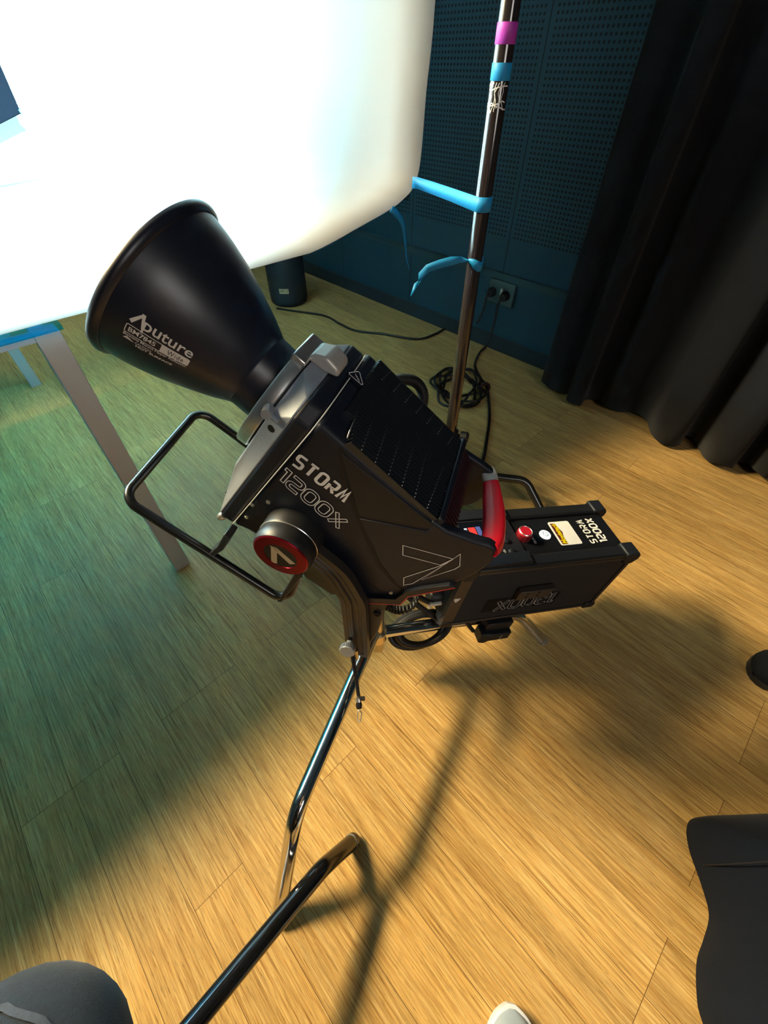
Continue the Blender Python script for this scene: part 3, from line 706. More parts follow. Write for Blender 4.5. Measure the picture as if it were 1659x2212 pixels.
# lock knob with knurled rim and two little posts
kd = V((.45, .6, .55)).normalized()
kb = V((-.333, .112, -.262))
mk('lock_knob', MB().lathe([(.0, 0), (.006, 0), (.006, .010), (.0125, .010), (.0135, .012), (.0135, .020), (.0125, .0215), (0, .0215)], kb, V((.05, .95, .25)), 40), GREY, lamp, smooth=30)
lk = lamp.children[-1]
kx = V((.05, .95, .25)).normalized()
kr = MB()
uu = kx.cross(V((1, 0, 0))).normalized(); vv = kx.cross(uu)
for k in range(30):
    a_ = 2*PI*k/30; c_ = kb+kx*.016+(uu*math.cos(a_)+vv*math.sin(a_))*.0137
    kr.tube([c_-kx*.004, c_+kx*.004], .0007, 5)
mk('knurl', kr, SILVER, lk)
mk('lock_post', MB().tube([V((-.345, .108, -.272)), V((-.361, .112, -.290))], .0035, 12).tube([V((-.352, .116, -.266)), V((-.368, .120, -.284))], .0035, 12), BRASS, lamp)
# mounting blocks, tube frame and its straps
fp = fillet([V((-.178, .090, -.205)), V((-.198, .113, -.262)), V((.100, .113, -.262)), V((.118, -.112, -.262)), V((-.19, -.113, -.262)), V((-.172, -.090, -.205))], .026, False, 9)
mk('tube_frame', MB().tube(fp, .0072, 18), TUBE, lamp, smooth=60)
for s in (1, -1):
    mk('frame_block', MB().prism([(-.150, -.130), (-.178, -.168), (-.232, -.168), (-.240, -.145), (-.205, -.122)], s*.088, s*.108, sd), BLK, lamp, bevel=.004)
    st = MB().prism([(-.158, -.150), (-.170, -.150), (-.180, -.206), (-.189, -.262), (-.183, -.270), (-.171, -.206)], s*.104, s*.1175, sd)
    mk('frame_strap', st, BLK, lamp, bevel=.0015)
    st = MB().prism([(-.046, -.180), (-.056, -.180), (-.060, -.222), (-.054, -.268), (-.047, -.268), (-.050, -.222)], s*.092, s*.1165, sd)
    mk('frame_strap', st, BLK, lamp, bevel=.0015)
mk('foot_stud', MB().lathe([(0, 0), (.006, 0), (.007, .006), (.005, .012), (0, .013)], V((-.030, .080, -.193)), (.3, .2, -1), 16), SILVER, lamp)
# bayonet mount ring, lever and pin
mk('ring_gap', MB().lathe([(.060, -.003), (.0765, -.003), (.0765, .002), (.060, .002)], (0, 0, 0), (1, 0, 0), 64), DARK, lamp)
mk('mount_ring', MB().lathe([(.052, .0008), (.0790, .0008), (.0802, .0022), (.0802, .0150), (.0788, .0168), (.074, .0170), (.073, .0150), (.055, .0150), (.050, .012)], (0, 0, 0), (1, 0, 0), 64), SILVER, lamp, smooth=40)
lv = MB().prism([(.004, .079), (.002, .089), (-.014, .099), (-.032, .096), (-.037, .087), (-.020, .080)], -.018, .017, lambda x, y, w: V((x, w-.004, y)))
mk('lock_lever', lv, PALE, lamp, bevel=.004, bseg=3)
mk('lever_seat', MB().prism([(.018, .072), (.018, .0835), (.0, .0835), (.0, .072)], -.026, .030, lambda x, y, w: V((x, w-.004, y))), SILVER, lamp, bevel=.002)
pc = V((-.002, .0745, .040))
mk('lock_pin', MB().tube([pc+V((.004, .0, .0)), pc+V((.002, .014, .004))], [.0068, .0060], 16).tube([pc+V((.0, .008, .002)), pc+V((-.012, .010, .003))], .0035, 10), GREY, lamp)
mk('emitter', MB().lathe([(0, .006), (.024, .006), (.026, .003)], (0, 0, 0), (1, 0, 0), 32), COB, lamp)
# loop of thick lead on the far side
mk('lead_loop', MB().tube(smoothpath([V((-.098, -.088, .045)), V((-.104, -.106, .062)), V((-.126, -.124, .070)), V((-.150, -.126, .062)), V((-.166, -.114, .038)), V((-.170, -.092, .015))], 6), .0082, 14), CABLE, lamp)
# safety cord hanging from the yoke
t = thing('safety_cord', 'short black safety cord with steel clip hanging below the silver knob', 'cord', Matrix.Translation(V((-.046, .30, .23))))
mk('cord', MB().tube(smoothpath([V((-.062, .352, .345)), V((-.060, .342, .315)), V((-.052, .308, .272)), V((-.0475, .286, .247))], 6), .0024, 8).tube(smoothpath([V((-.058, .355, .345)), V((-.057, .344, .315)), V((-.050, .309, .272)), V((-.0455, .285, .247))], 6), .0024, 8), CABLE, t, world=True)
mk('ferrule', MB().tube([V((-.047, .284, .247)), V((-.0462, .279, .243))], .0050, 12), SILVER, t, world=True)
mk('cord_end', MB().lathe([(0, 0), (.0045, .002), (.006, .008), (.005, .014), (0, .016)], V((-.0465, .281, .244)), V((.05, -.75, -.65)), 14).box((-.040, .283, .248), .010, .006, .006), CABLE, t, world=True)
cl = [V((-.0455, .268, .233)), V((-.041, .264, .229)), V((-.043, .254, .219)), V((-.0455, .251, .216)), V((-.049, .256, .221)), V((-.048, .265, .230))]
mk('clip', MB().tube(fillet(cl, .002, True, 4), .0010, 8, closed=True), SILVER, t, world=True)

# ------------------------------------------------------------------ reflector (a separate thing on the mount)
rf = thing('light_reflector', 'black bell shaped reflector with white print on the lamp mount', 'reflector', ML @ Matrix.Translation((0, 0, .003)) @ Matrix.Rotation(math.radians(-3.6), 4, 'Y'))
RP_ = [(.006, .0495), (.030, .0495), (.044, .0495), (.048, .0510), (.055, .0545), (.065, .0595), (.078, .0650), (.102, .0745), (.121, .0813), (.140, .0868), (.158, .0912), (.174, .0938), (.184, .0952)]
RP_ = [(a, r*1.035) for a, r in RP_]
def rad(a):
    for (a0, r0), (a1, r1) in zip(RP_, RP_[1:]):
        if a <= a1: return r0+(r1-r0)*max(0, (a-a0)/(a1-a0))
    return RP_[-1][1]
sp_ = smoothpath([V((r, a, 0)) for a, r in RP_[3:]], 4)
outer = [(p.x, p.y) for p in sp_]
inner = [(r-.0016, a) for r, a in outer[::-1]]
mk('bell', MB().lathe([(.0512, .0455)]+outer, (0, 0, 0), (1, 0, 0), 96), REFL, rf, smooth=40)
mk('inner_lining', MB().lathe(inner+[(.046, .020)], (0, 0, 0), (1, 0, 0), 96), MIRR, rf, smooth=60, label='mirror inner lining')
mk('throat', MB().lathe([(.046, .016), (.0512, .0165), (.0512, .044), (.0518, .0458), (.046, .047)], (0, 0, 0), (1, 0, 0), 72), REFL, rf, smooth=40)
mk('rim', MB().lathe([(r*1.02, a) for r, a in ((.0940, .181), (.0965, .179), (.0998, .1812), (.1012, .1857), (.1003, .1905), (.0972, .1925), (.0942, .1912), (.0940, .181))], (0, 0, 0), (1, 0, 0), 96), REFL, rf, smooth=60)
mk('flange', MB().lathe([(.046, .0160), (.060, .0160), (.0605, .0176), (.046, .0182)], (0, 0, 0), (1, 0, 0), 64), SILVER, rf, smooth=40, label='silver bayonet flange')
def onbell(a, ph, off=.0008):
    r = rad(a)+off; p_ = math.radians(ph); return V((a, r*math.cos(p_), r*math.sin(p_)))
A0, A1 = .1580, .0975
def rect(x0, x1, p0, p1, off=.0008):     # x in 0..1 along the print, ph in degrees
    return lambda x, y: onbell(A0+(A1-A0)*(x0+(x1-x0)*x), p0+(p1-p0)*y, off)
def fillrect(mb, x0, x1, p0, p1, off=.0006):
    f_ = rect(x0, x1, p0, p1, off); mb.grid([[f_(i/10, j) for i in range(11)] for j in (0, 1)])
tx = MB()
f_ = rect(0, .23, 12.8, 22.5)
tx.quadpoly([f_(0, .18), f_(.60, 1), f_(.80, 1), f_(.22, .02)]); tx.quadpoly([f_(.52, 1.0), f_(.78, 1.0), f_(1.0, -.05), f_(.86, .0)])
font(tx, 'puture', rect(.205, 1.0, 10.4, 20.4), bold=.012)
mk('lettering', tx, INKG, rf, smooth=180)
tx = MB(); f_ = rect(0, 1, 0, 1)
ribbon(tx, fillet([V((A0, 5.0)), V((A0, 11.0)), V((A1, 11.0)), V((A1, 5.0))], .8, True), .0, lambda x, y: onbell(x, y)) if False else None
P_ = [(0.0, 5.4), (0.0, 10.6), (.02, 11.2), (.98, 11.2), (1.0, 10.6), (1.0, 5.4), (.98, 4.8), (.02, 4.8)]
pp = []
for (x0, p0), (x1, p1) in zip(P_, P_[1:]+P_[:1]):
    for k in range(6): pp.append((x0+(x1-x0)*k/6, p0+(p1-p0)*k/6))
S_ = 15.0   # degrees of print per unit so that the line has one width
ribbon(tx, [(x*.063, p*.0016) for x, p in pp], .0009, lambda x, y: onbell(A0+(A1-A0)*x/.063, y/.0016), True)
font(tx, 'BM7845', rect(.045, .47, 6.2, 9.8), bold=.02)
fillrect(tx, .55, .995, 4.9, 11.1)
font(tx, 'Bowens Mount Hyper Reflector', rect(0.0, 1.0, 1.9, 4.4), bold=.02)
tx.quadpoly([onbell(A0-.0005, .2), onbell(A0-.004, 2.9-.6), onbell(A0-.0115, -.1)])
font(tx, 'CAUTION:', rect(.20, .46, -.3, 1.4), bold=.01); font(tx, 'HOT SURFACE', rect(.22, .80, -2.6, -.7), bold=.03)
mk('lettering', tx, INKG, rf, smooth=180)
mk('lettering', font(MB(), 'Wide', rect(.66, .92, 5.9, 10.1, .0012), bold=.0, spacing=1.2), REFL, rf, smooth=180, label='dark word on pale field')
# ------------------------------------------------------------------ control box hanging over the stand leg
bX = V((.95609787, .21969864, -.14321092)); bY = V((-.21967795, .96663126, .01629732)); bZ = V((.14448332, .01615469, .98937536)); bO = V((.53625732, .5442123, .34277353))
bX.normalize(); bY = (bY-bX*bY.dot(bX)).normalized(); bZ = bX.cross(bY)
MBX = Matrix(((bX.x, bY.x, bZ.x, bO.x), (bX.y, bY.y, bZ.y, bO.y), (bX.z, bY.z, bZ.z, bO.z), (0, 0, 0, 1)))
bx = thing('control_box', 'black control box with red dial and white sticker beside the lamp', 'control box', MBX)
BL, BD, BH = .40, .155, .203
BXM = mat('gloss_black_metal', (.012, .013, .015), .30, spec=.5, var=.1, vscale=60)
BXR = mat('ribbed_black_aluminium', (.020, .018, .017), .45, metal=.2)
FRM = mat('brown_black_frame', (.060, .050, .042), .45, metal=.3)
mk('case', MB().prism([(-BL+.008, -BH+.006), (-.008, -BH+.006), (-.008, -.012), (-BL+.008, -.012)], .006, BD-.006, lambda x, y, w: V((x, w, y))), BXM, bx, bevel=.003)
# side panel: fine horizontal ribs
sm = MB(); nrb = 46; rows = []
for i in range(nrb*2+1):
    z = -.016-(BH-.026)*i/(nrb*2); yy = .0028 if i % 2 else .0016
    rows.append([V((-BL+.026, yy, z)), V((-.010, yy, z))])
sm.grid(rows)
mk('side_panel', sm, BXR, bx, smooth=20)
mk('side_frame', MB().box((-BL+.014, .004, -BH/2-.004), .026, .010, BH-.010).box((-BL/2, .004, -.0135), BL-.03, .010, .005).box((-BL/2, .004, -BH+.005), BL-.03, .010, .006).box((-.010, .004, -BH/2), .008, .010, BH-.02), FRM, bx, bevel=.001)
mk('side_frame', MB().box((-BL/2, BD-.004, -BH/2), BL-.02, .010, BH-.012), BXM, bx, bevel=.002)
# top rails with corner bumpers
for y_ in (.016, BD-.014):
    mk('rail', MB().prism([(y_-.016, -.018), (y_-.016, -.003), (y_-.012, 0), (y_+.009, 0), (y_+.014, -.007), (y_+.014, -.018)], -BL+.010, -.012, lambda x, y, w: V((w, x, y))), BXM, bx, bevel=.001)
for (x_, s) in ((-.012, 1), (-BL+.012, -1)):
    for y_ in (.014, BD-.014):
        q = [(-.020, .004), (.010, .004), (.017, -.004), (.017, -.016), (.008, -.030), (-.012, -.030), (-.020, -.016)]
        mk('corner_bumper', MB().prism([(x_+s*a, b) for a, b in q], y_-.017, y_+.017, lambda x, y, w: V((x, w, y))), BODY2, bx, bevel=.003)
        q = [(-.018, .0), (.010, .0), (.014, -.012), (.010, -.022), (-.018, -.022)]
        mk('corner_bumper', MB().prism([(x_+s*a, -BH+.018+b) for a, b in q], y_-.017, y_+.017, lambda x, y, w: V((x, w, y))), BODY2, bx, bevel=.003)
# control panel in the top
top = -.0075
mk('control_panel', MB().box((-BL/2, BD/2, top-.004), BL-.03, BD-.050, .008), mat('panel_gloss', (.008, .009, .011), .16, spec=.5), bx, bevel=.001)
cp = bx.children[-1]
mk('display_hood', MB().box((-.318, .018, -.002), .130, .028, .016).box((-.318, BD-.016, -.002), .130, .026, .016).box((-.318, BD/2, -.005), .130, BD-.06, .006), BODY2, bx, bevel=.002)
mk('display', MB().box((-.341, BD/2, -.0012), .060, .084, .0016), SCREEN, bx)
ds = bx.children[-1]
mk('display_bar', MB().box((-.3465, .092, -.0002), .015, .030, .0006), SRED, ds, label='lit red bar')
mk('display_bar', MB().box((-.332, .096, -.0002), .010, .024, .0006), SBLU, ds, label='lit blue bar')
wm = MB()
for k in range(6): wm.box((-.361+.001*(k % 2), .074+.006*k, -.0002), .006-.002*(k % 3 == 0), .0035, .0006)
mk('display_mark', wm, SWHT, ds)
ty = lambda x0, y0, w, h, z: (lambda x, y: V((x0-h*y, y0+w*x, z)))      # print that reads along +y, its top towards -x
for y_, word in ((.038, 'mode'), (.066, 'effect'), (.094, None)):
    mk('push_button', MB().lathe([(0, .0052), (.0055, .0050), (.0072, .0030), (.0074, 0)], V((-.284, y_, -.0020)), (0, 0, 1), 24), BODY2, bx, smooth=60)
    if word: mk('lettering', font(MB(), word, ty(-.2965, y_-.012, .024 if len(word) > 4 else .019, .0060, .0000-.0012)), INK, bx)
mk('dial', MB().lathe([(.0, .0195), (.0125, .0195), (.0140, .0180), (.0150, .0150), (.0150, 0), (0, 0)], V((-.238, .077, top)), (0, 0, 1), 48), mat('red_dial', (.60, .015, .035), .3, metal=.25), bx, smooth=30)
dl = bx.children[-1]
mk('dial_edge', MB().lathe([(.0122, .0196), (.0128, .0202), (.0144, .0186), (.0140, .0178)], V((-.238, .077, top)), (0, 0, 1), 48), SILVER, dl)
kk = MB()
for k in range(28):
    a_ = 2*PI*k/28; c_ = V((-.238+.0152*math.cos(a_), .077+.0152*math.sin(a_), top)); kk.tube([c_, c_+V((0, 0, .0145))], .0009, 5)
mk('dial_knurl', kk, mat('dark_red_rib', (.12, .006, .01), .4), dl)
mk('lettering', font(MB(), 'SELECT', ty(-.2145, .056, .024, .0055, top+.0010)), INK, bx)
mk('power_button', MB().lathe([(0, .0030), (.0095, .0030), (.0120, .0020), (.0125, 0)], V((-.184, .077, top)), (0, 0, 1), 36), LED, bx, label='lit white power button')
pb = bx.children[-1]
mk('button_mark', MB().lathe([(.0050, .0034), (.0062, .0034)], V((-.184, .077, top)), (0, 0, 1), 28).lathe([(0, .0034), (.0012, .0034)], V((-.184, .077, top)), (0, 0, 1), 12), BODY2, pb)
stp = fillet([V((-.161, .045)), V((-.109, .045)), V((-.109, .110)), V((-.161, .110))], .004, True, 4)
mk('sticker', MB().prism([(p.x, p.y) for p in stp], top, top+.0009, lambda x, y, w: V((x, y, w))), STICK, bx)
st_ = bx.children[-1]
mk('sticker_band', MB().quadpoly([V((-.1575, .0475, top+.0011)), V((-.1440, .0475, top+.0011)), V((-.1455, .105, top+.0011)), V((-.1575, .105, top+.0011))]).quadpoly([V((-.1445, .066, top+.0011)), V((-.1395, .080, top+.0011)), V((-.1455, .10, top+.0011))]), SMAR, st_)
mk('lettering', font(MB(), 'Movietech', ty(-.1435, .0480, .0555, .0125, top+.0014), bold=.03, shear=.25), SYEL, st_)
dm = MB()
for k in range(4):
    for j in range(3+(k % 2)): dm.box((-.132+.0042*k, .060+.010*j, top+.0011), .0016, .006-.002*(j % 2), .0003)
mk('fine_print', dm, INKG, st_)
tb = lambda x, y: V((-.073-y, .040+x, top+.0012))
tx = MB(); strokes(tx, 'STORM', .004, 0, .0085, .0150, .0052, .0032, tb); mk('lettering', tx, INK, bx, smooth=180)
tb2 = lambda x, y: V((-.046-y, .040+x, top+.0012))
tx = MB(); strokes(tx, '1200X', .004, 0, .0105, .0175, .0050, .0040, tb2); mk('lettering', tx, INK, bx, smooth=180)
# upside down dotted figures on the side panel
fb = lambda x, y: V((-.142-x, .0008, -.112-.047*y/.047+.0))
fb = lambda x, y: V((-.140-x, .0006, -.160+.048-.0-y-0.0))
tx = MB(); strokes(tx, '1200X', 0, 0, .024, .036, .0095, .0070, lambda x, y: V((-.138-x, -.0004, -.1165-y-.07*x)), lw=.0022)
mk('lettering', tx, INK, bx, smooth=180)
# cut the figures into dashes with thin ribs lying over them
dz = MB()
for k in range(16): dz.box((-.222, -.0005, -.1165-.0031*k), .180, .0012, .0007)
mk('print_rib', dz, BXR, bx)
mk('bracket_plate', MB().box((-.213, -.004, -.097), .080, .012, .032).box((-.213, -.006, -.080), .084, .014, .005), FRM, bx, bevel=.0015)
for (x_, z_) in ((-.232, -.090), (-.205, -.090), (-.205, -.102), (-.232, -.102)): mk('screw', MB().lathe([(0, .0108), (.0028, .0106), (.003, .010)], V((x_, 0, z_)), (0, -1, 0), 12), DARK, bx)
wt = MB(); ribbon(wt, fillet([V((-.3965, -.090)), V((-.383, -.090)), V((-.390, -.104))], .001, True), .0022, lambda x, y: V((x, -.0014, y)), True); wt.lathe([(0, .0014), (.0035, .0014)], V((-.3898, 0, -.0945)), (0, -1, 0), 12)
mk('warning_sign', wt, INK, bx)
# end with sockets
em = MB().box((-BL+.006, BD/2, -BH/2), .010, BD-.02, BH-.02)
mk('end_panel', em, BODY2, bx, bevel=.002)
for z_ in (-.055, -.145):
    mk('socket', MB().lathe([(0, 0), (.020, 0), (.020, .026), (.016, .030), (0, .030)], V((-BL+.004, .045, z_)), (-1, 0, 0), 24), BLK, bx, smooth=40)
    mk('latch', MB().box((-BL-.020, .018, z_+.012), .026, .006, .007).box((-BL-.030, .020, z_+.004), .006, .006, .020), PALE, bx, bevel=.001)
# clamp block under the box
mk('clamp', MB().box((-.247, .006, -.2290), .066, .030, .034).box((-.247, -.002, -.2570), .068, .036, .030).prism([(-.290, -.240), (-.262, -.240), (-.262, -.276), (-.274, -.284), (-.290, -.276)], -.018, .012, lambda x, y, w: V((x, w, y))), BODY2, bx, bevel=.003)
mk('lettering', font(MB(), 'Aputure', lambda x, y: V((-.240+.0048*y, -.0203, -.268+.020*x))), INKG, bx)
mk('clamp_strut', MB().tube([(-.345, .02, -.198), (-.300, .004, -.255)], .005, 10), BLK, bx)
# ------------------------------------------------------------------ the crouching photographer (only a knee and a shoe tip reach the picture)
def skin_mesh(name, verts, edges, m, parent, sub=3, label=None):
    """a continuous body grown over a skeleton of (point, radius) joints"""
    me = bpy.data.meshes.new(name); me.from_pydata([tuple(p) for p, r in verts], edges, [])
    o = bpy.data.objects.new(name, me); COL.objects.link(o)
    k = o.modifiers.new('skin', 'SKIN'); k.use_smooth_shade = True
    for i, (p, r) in enumerate(verts):
        rr = r if isinstance(r, tuple) else (r, r)
        me.skin_vertices[0].data[i].radius = rr; me.skin_vertices[0].data[i].use_root = (i == 0)
    s = o.modifiers.new('sub', 'SUBSURF'); s.levels = sub; s.render_levels = sub
    bpy.context.view_layer.update(); dg = bpy.context.evaluated_depsgraph_get()
    m2 = bpy.data.meshes.new_from_object(o.evaluated_get(dg)); bpy.data.objects.remove(o); bpy.data.meshes.remove(me)
    mb = MB().add([v.co.copy() for v in m2.vertices], [tuple(p.vertices) for p in m2.polygons]); bpy.data.meshes.remove(m2)
    return mk(name, mb, m, parent, smooth=180, world=True, label=label)
pr = thing('person', 'crouching person whose slate grey knee and pale sneaker enter below', 'person', Matrix.Translation(V((0, -.45, 0))))
Vv = [((0, -.56, .40), .13), ((.005, -.58, .60), .13), ((.005, -.57, .82), .125), ((.005, -.54, .95), .07), ((.005, -.50, 1.03), .055),
      ((.005, -.46, 1.13), .085), ((.005, -.455, 1.20), .085),
      # left leg: hip, mid thigh, knee, calf, ankle, ball
      ((-.10, -.50, .40), .095), ((-.20, -.30, .45), .085), ((-.335, -.105, .467), .066), ((-.275, -.27, .26), .050), ((-.262, -.375, .09), .036), ((-.285, -.27, .035), .035),
      ((.10, -.50, .40), .095), ((.20, -.35, .45), .085), ((.285, -.215, .455), .062), ((.245, -.31, .25), .050), ((.185, -.375, .09), .036), ((.195, -.23, .035), .035),
      ((-.17, -.56, .90), .055), ((-.25, -.45, .74), .042), ((-.13, -.27, .88), .034), ((-.07, -.20, .97), .03),
      ((.18, -.56, .90), .055), ((.26, -.45, .74), .042), ((.14, -.27, .88), .034), ((.08, -.20, .97), .03)]
Ee = [(0, 1), (1, 2), (2, 3), (3, 4), (4, 5), (5, 6), (0, 7), (7, 8), (8, 9), (9, 10), (10, 11), (11, 12), (0, 13), (13, 14), (14, 15), (15, 16), (16, 17), (17, 18), (2, 19), (19, 20), (20, 21), (21, 22), (2, 23), (23, 24), (24, 25), (25, 26)]
b0 = len(Vv)
for s, w in ((-1, 22), (1, 26)):
    base = V(Vv[w][0])
    for k, (dx, ln) in enumerate(((-.022, .058), (-.008, .066), (.008, .062), (.021, .050))):
        i = len(Vv); p0 = base+V((dx*.6, .02, .02)); p1 = p0+V((dx*.3-s*.010, .018, ln*.6)); p2 = p1+V((-s*.022, .004, ln*.3))
        Vv += [(p0, .010), (p1, .009), (p2, .0078)]; Ee += [(w, i), (i, i+1), (i+1, i+2)]
    i = len(Vv); p0 = base+V((-s*.028, .004, .004)); p1 = p0+V((-s*.022, .020, .022)); Vv += [(p0, .011), (p1, .009)]; Ee += [(w, i), (i, i+1)]
body = skin_mesh('body', [(V(p), r) for p, r in Vv], Ee, SKIN, pr)
# trousers and jacket over the body
tr = [((0, -.56, .42), .15), ((-.10, -.50, .41), .115), ((-.20, -.30, .455), .100), ((-.345, -.092, .472), .118), ((-.30, -.255, .27), .072), ((-.268, -.36, .115), .056),
      ((.10, -.50, .41), .115), ((.20, -.35, .455), .100), ((.29, -.21, .46), .080), ((.25, -.30, .26), .070), ((.19, -.365, .115), .056), ((0, -.57, .56), .15)]
te = [(0, 1), (1, 2), (2, 3), (3, 4), (4, 5), (0, 6), (6, 7), (7, 8), (8, 9), (9, 10), (0, 11)]
trs = skin_mesh('trousers', [(V(p), r) for p, r in tr], te, DENIM, pr, label='dark slate trousers')
jk = [((.005, -.575, .50), .165), ((.005, -.58, .70), .15), ((.005, -.57, .84), .14), ((.005, -.55, .94), .085), ((-.17, -.56, .89), .072), ((-.25, -.45, .745), .060), ((-.14, -.285, .87), .046), ((.18, -.56, .89), .072), ((.26, -.45, .745), .060), ((.15, -.285, .87), .046)]
je = [(0, 1), (1, 2), (2, 3), (2, 4), (4, 5), (5, 6), (2, 7), (7, 8), (8, 9)]
skin_mesh('jacket', [(V(p), r) for p, r in jk], je, JACK, pr)
skin_mesh('hair', [(V((.005, -.485, 1.20)), .096), (V((.005, -.50, 1.24)), .085), (V((.005, -.53, 1.15)), .08)], [(0, 1), (0, 2)], HAIR, pr)
for s in (-1, 1): mk('eye', MB().lathe([(0, .0), (.012, .004), (.012, .010), (0, .013)], V((.005+s*.033, -.380, 1.16)), (0, 1, .05), 14), SOLE, pr, world=True)
mk('nose', MB().tube([(.005, -.378, 1.165), (.005, -.362, 1.130), (.005, -.374, 1.122)], [.008, .013, .009], 10), SKIN, pr, world=True)
mk('mouth', MB().tube([(-.018, -.382, 1.095), (.005, -.376, 1.093), (.028, -.382, 1.095)], [.003, .005, .003], 8), mat('lip', (.35, .12, .10), .5), pr, world=True)
for s in (-1, 1): mk('ear', MB().tube([(.005+s*.084, -.46, 1.12), (.005+s*.094, -.47, 1.15), (.005+s*.086, -.465, 1.175)], [.008, .014, .008], 10), SKIN, pr, world=True)
# seams across the left knee
def seam(pts, w, name, m):
    import mathutils
    from mathutils.bvhtree import BVHTree
    bv = BVHTree.FromPolygons([v.co for v in trs.data.vertices], [tuple(p.vertices) for p in trs.data.polygons])
    inv = pr.matrix_basis.inverted(); mb = MB(); L_ = []; R_ = []
    P = smoothpath([inv @ V(p) for p in pts], 6)
    Q = [bv.find_nearest(p) for p in P]
    for i, (c, nn, _, _) in enumerate(Q):
        a = Q[max(0, i-1)][0]; b_ = Q[min(len(Q)-1, i+1)][0]; s = (b_-a).cross(nn).normalized(); L_.append(c+nn*.0014+s*w/2); R_.append(c+nn*.0014-s*w/2)
    mb.strip(L_, R_); return mk(name, mb, m, trs, smooth=180)
seam([(-.37, -.048, .515), (-.325, -.05, .52), (-.268, -.058, .52), (-.23, -.07, .515), (-.20, -.085, .51)], .006, 'worn_seam', SEAM)
seam([(-.37, -.07, .54), (-.33, -.065, .545), (-.28, -.075, .55)], .004, 'worn_seam', SEAM)

def sneaker(name, heel, toe, lift, parent):
    """simple low sneaker: sole, upper, toe cap stitching, laces"""
    heel = V(heel); toe = V(toe); f = (toe-heel); f.z = 0; Ln = f.length; f.normalize(); s = V((f.y, -f.x, 0))
    def P(t, x, z): return heel+f*(t*Ln)+s*x+V((0, 0, z+lift*max(0, 1-t/.72)**1.1))
    ts = [0, .03, .08, .16, .28, .42, .56, .70, .80, .88, .94, .98, 1.0]
    hw = [.012, .024, .031, .034, .033, .034, .040, .046, .046, .041, .032, .019, .006]
    m = MB(); rows = []
    prof = [(0, .0), (.96, .0), (1.0, .006), (1.0, .020), (.94, .027), (.90, .027)]
    for t, h in zip(ts, hw): rows.append([P(t, -h*k, z) for k, z in prof]+[P(t, h*k, z) for k, z in prof[::-1]])
    m.grid([r+[r[0]] for r in rows]); m.quadpoly(rows[0]); m.quadpoly(rows[-1])
    root = mk('sneaker', m, SOLE, parent, smooth=50, world=True, sub=1)
    tops = [.085, .092, .098, .100, .098, .094, .080, .062, .054, .047, .041, .034, .029]
    m = MB(); rows = []
    for t, h, zt in zip(ts, hw, tops):
        hh = h*.93; r = []
        for k in range(11):
            a = PI*k/10; cx_ = math.cos(a); r.append(P(.02+t*.963, -hh*math.copysign(abs(cx_)**.7, cx_), .022+(zt-.022)*math.sin(a)**.75))
        rows.append(r)
    m.grid(rows); m.quadpoly(rows[0]); mk('upper', m, SHOEG, root, smooth=60, world=True, sub=1, label='pale grey leather upper')
    m = MB()
    def topz(t): 
        for i in range(len(ts)-1):
            if ts[i] <= t <= ts[i+1]: return tops[i]+(tops[i+1]-tops[i])*(t-ts[i])/(ts[i+1]-ts[i])
        return .05
    for rr in (.90, .885):
        for k in range(15):
            a = -1.25+2.5*k/14; t = rr+.03*math.cos(a)-.03; x = .034*math.sin(a); m.tube([P(t, x, topz(t)*(1-.25*abs(math.sin(a))**2.2)+.003), P(t-.004, x*1.06, topz(t)*(1-.25*abs(math.sin(a))**2.2)+.003)], .0012, 5)
    mk('stitching', m, DARK, root, world=True)
    m = MB()
    for k in range(5): t = .80-.055*k; m.tube([P(t, -.022, topz(t)*.90+.005), P(t, 0, topz(t)+.007), P(t, .022, topz(t)*.90+.005)], .0035, 8)
    mk('laces', m, SOLE, root, world=True)
    return root
sneaker('sneaker', (.165, -.395, 0), (.203, -.109, 0), .035, pr)
sneaker('sneaker', (-.255, -.46, 0), (-.300, -.172, 0), .05, pr)

# ------------------------------------------------------------------ black garment at the right edge and a black shoe tip
edge = [(.98, .10), (.90, .143), (.80, .142), (.704, .139), (.64, .137), (.615, .131), (.601, .116), (.594, .098), (.590, .076), (.588, .030), (.581, -.007), (.555, -.038), (.531, -.063), (.512, -.10), (.506, -.130), (.515, -.20), (.56, -.32), (.70, -.36), (.85, -.34), (.98, -.30), (1.03, -.15), (1.02, .02)]
E2 = smoothpath([V((x, y, 0)) for x, y in edge+edge[:1]], 6); cin = V((.86, -.10, 0)); rows = []
for k in range(15):
    f = k/14; a = f*PI/2; sh = .62*(1-math.cos(a))
    rows.append([V((cin.x+(p.x-cin.x)*(1-sh), cin.y+(p.y-cin.y)*(1-sh), .004+.165*math.sin(a)+.006*math.sin(p.x*38)*math.sin(a))) for p in E2])
for q in (.75, .5, .25, .02):
    rows.append([V((cin.x+(p.x-cin.x)*.38*q, cin.y+(p.y-cin.y)*.38*q, .169+.007*math.sin(p.x*30+p.y*25)*q)) for p in E2])
g = MB().grid(rows)
t = thing('black_garment', 'black folded garment with a stitched hem at the lower right edge', 'garment', Matrix.Translation(V((.75, -.05, 0))))
mk('cloth', g, JACK, t, smooth=180, world=True)
hm = MB(); hp_ = []
mk('hem_seam', MB().tube(smoothpath([V((.5905, .060, .03)), V((.600, .058, .085)), V((.625, .058, .130)), (V((.68, .060, .163))), V((.76, .062, .176))], 5), .0012, 6), DARK, t, world=True)

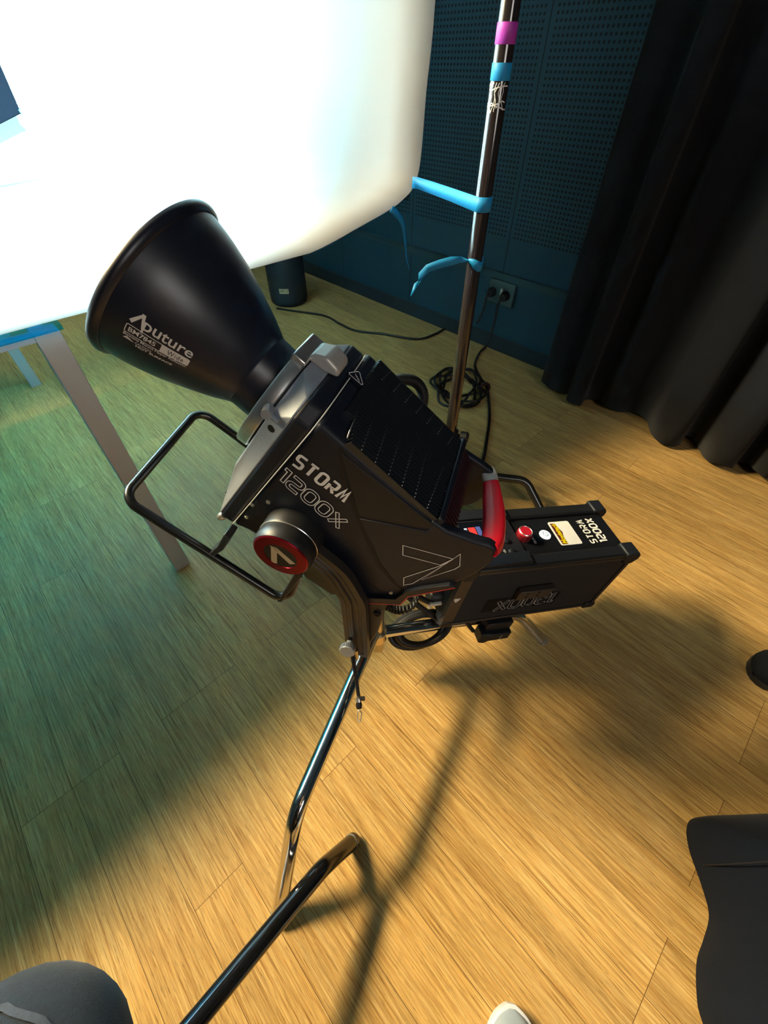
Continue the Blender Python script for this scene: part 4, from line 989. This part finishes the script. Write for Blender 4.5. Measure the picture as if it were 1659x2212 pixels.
t = thing('black_shoe', 'rounded black shoe toe on floor at the middle right edge', 'shoe', Matrix.Translation(V((1.05, .43, 0))))
def shoe_pt(tt, x, z): return V((.908+tt*.28, .423+x+tt*.05, z))
ts = [0, .02, .06, .13, .22, .34, .5, .7, .85, .95, 1.0]; hw = [.006, .020, .033, .043, .047, .046, .038, .034, .033, .026, .012]; tp = [.030, .038, .046, .054, .060, .070, .085, .095, .095, .088, .08]
rows = []
for q, h, z in zip(ts, hw, tp):
    rows.append([shoe_pt(q, -h*math.copysign(abs(math.cos(PI*k/10))**.7, math.cos(PI*k/10)), .016+(z-.016)*math.sin(PI*k/10)**.75) for k in range(11)])
m_ = MB().grid(rows); m_.quadpoly(rows[0]); m_.quadpoly(rows[-1])
mk('upper', m_, mat('black_suede', (.008, .009, .011), .9, spec=.1), t, smooth=180, sub=1, world=True)
rows = [[shoe_pt(q, s_*h*1.05, z) for s_, z in ((-1, .0), (-1, .020), (1, .020), (1, .0), (-1, .0))] for q, h in zip(ts, hw)]
m_ = MB().grid(rows); m_.quadpoly(rows[0][:4]); m_.quadpoly(rows[-1][:4])
mk('sole', m_, BODY2, t, smooth=40, world=True)
# ------------------------------------------------------------------ light
def light(name, kind, loc, target, energy, col, **k):
    l = bpy.data.lights.new(name, kind); l.energy = energy; l.color = col
    for a, b_ in k.items(): setattr(l, a, b_)
    o = bpy.data.objects.new(name, l); COL.objects.link(o); o.location = loc
    o.rotation_euler = (V(target)-V(loc)).to_track_quat('-Z', 'Y').to_euler(); return o
# the studio lamp itself, inside its reflector
p0 = LO+la*.02
light('lamp_beam', 'SPOT', p0, LO+la*2, 1600, (.70, .95, 1.0), spot_size=math.radians(75), spot_blend=.5, shadow_soft_size=.03)
# added area fill above the camera that blows out the white backdrop
light('backdrop_fill', 'AREA', dn(-.05, -.10, 1.95), dn(.05, 1.75, 1.2), 400, (.46, .88, 1.0), shape='RECTANGLE', size=.8, size_y=.14, spread=math.radians(52))
# warm room spotlight, high on the left
light('room_spot', 'SPOT', (-2.7, 1.3, 2.9), (.55, .12, 0), 3800, (1.0, .79, .45), spot_size=math.radians(52), spot_blend=.45, shadow_soft_size=.65)
# added soft fill from behind the camera, lifts the lamp's near side
light('front_fill', 'AREA', (1.3, -2.2, 2.3), (.0, .6, .6), 24, (1.0, .94, .88), shape='DISK', size=1.2)
wd = bpy.data.worlds.new('world'); SC.world = wd; wd.use_nodes = True
wd.node_tree.nodes['Background'].inputs['Color'].default_value = (.35, .55, .62, 1); wd.node_tree.nodes['Background'].inputs['Strength'].default_value = .06
# ------------------------------------------------------------------ camera
cd = bpy.data.cameras.new('camera'); cd.sensor_fit = 'VERTICAL'; cd.sensor_height = 34.6; cd.lens = 915*34.6/2212; cd.clip_start = .02; cd.clip_end = 50
cam = bpy.data.objects.new('camera', cd); COL.objects.link(cam); cam.location = (0, 0, 1.05); cam.rotation_euler = (math.radians(90-46.8), 0, 0)
SC.camera = cam
SC.view_settings.view_transform = 'Standard'; SC.view_settings.look = 'None'; SC.view_settings.exposure = 0.0; SC.view_settings.gamma = 1; SC.view_settings.use_curve_mapping = False
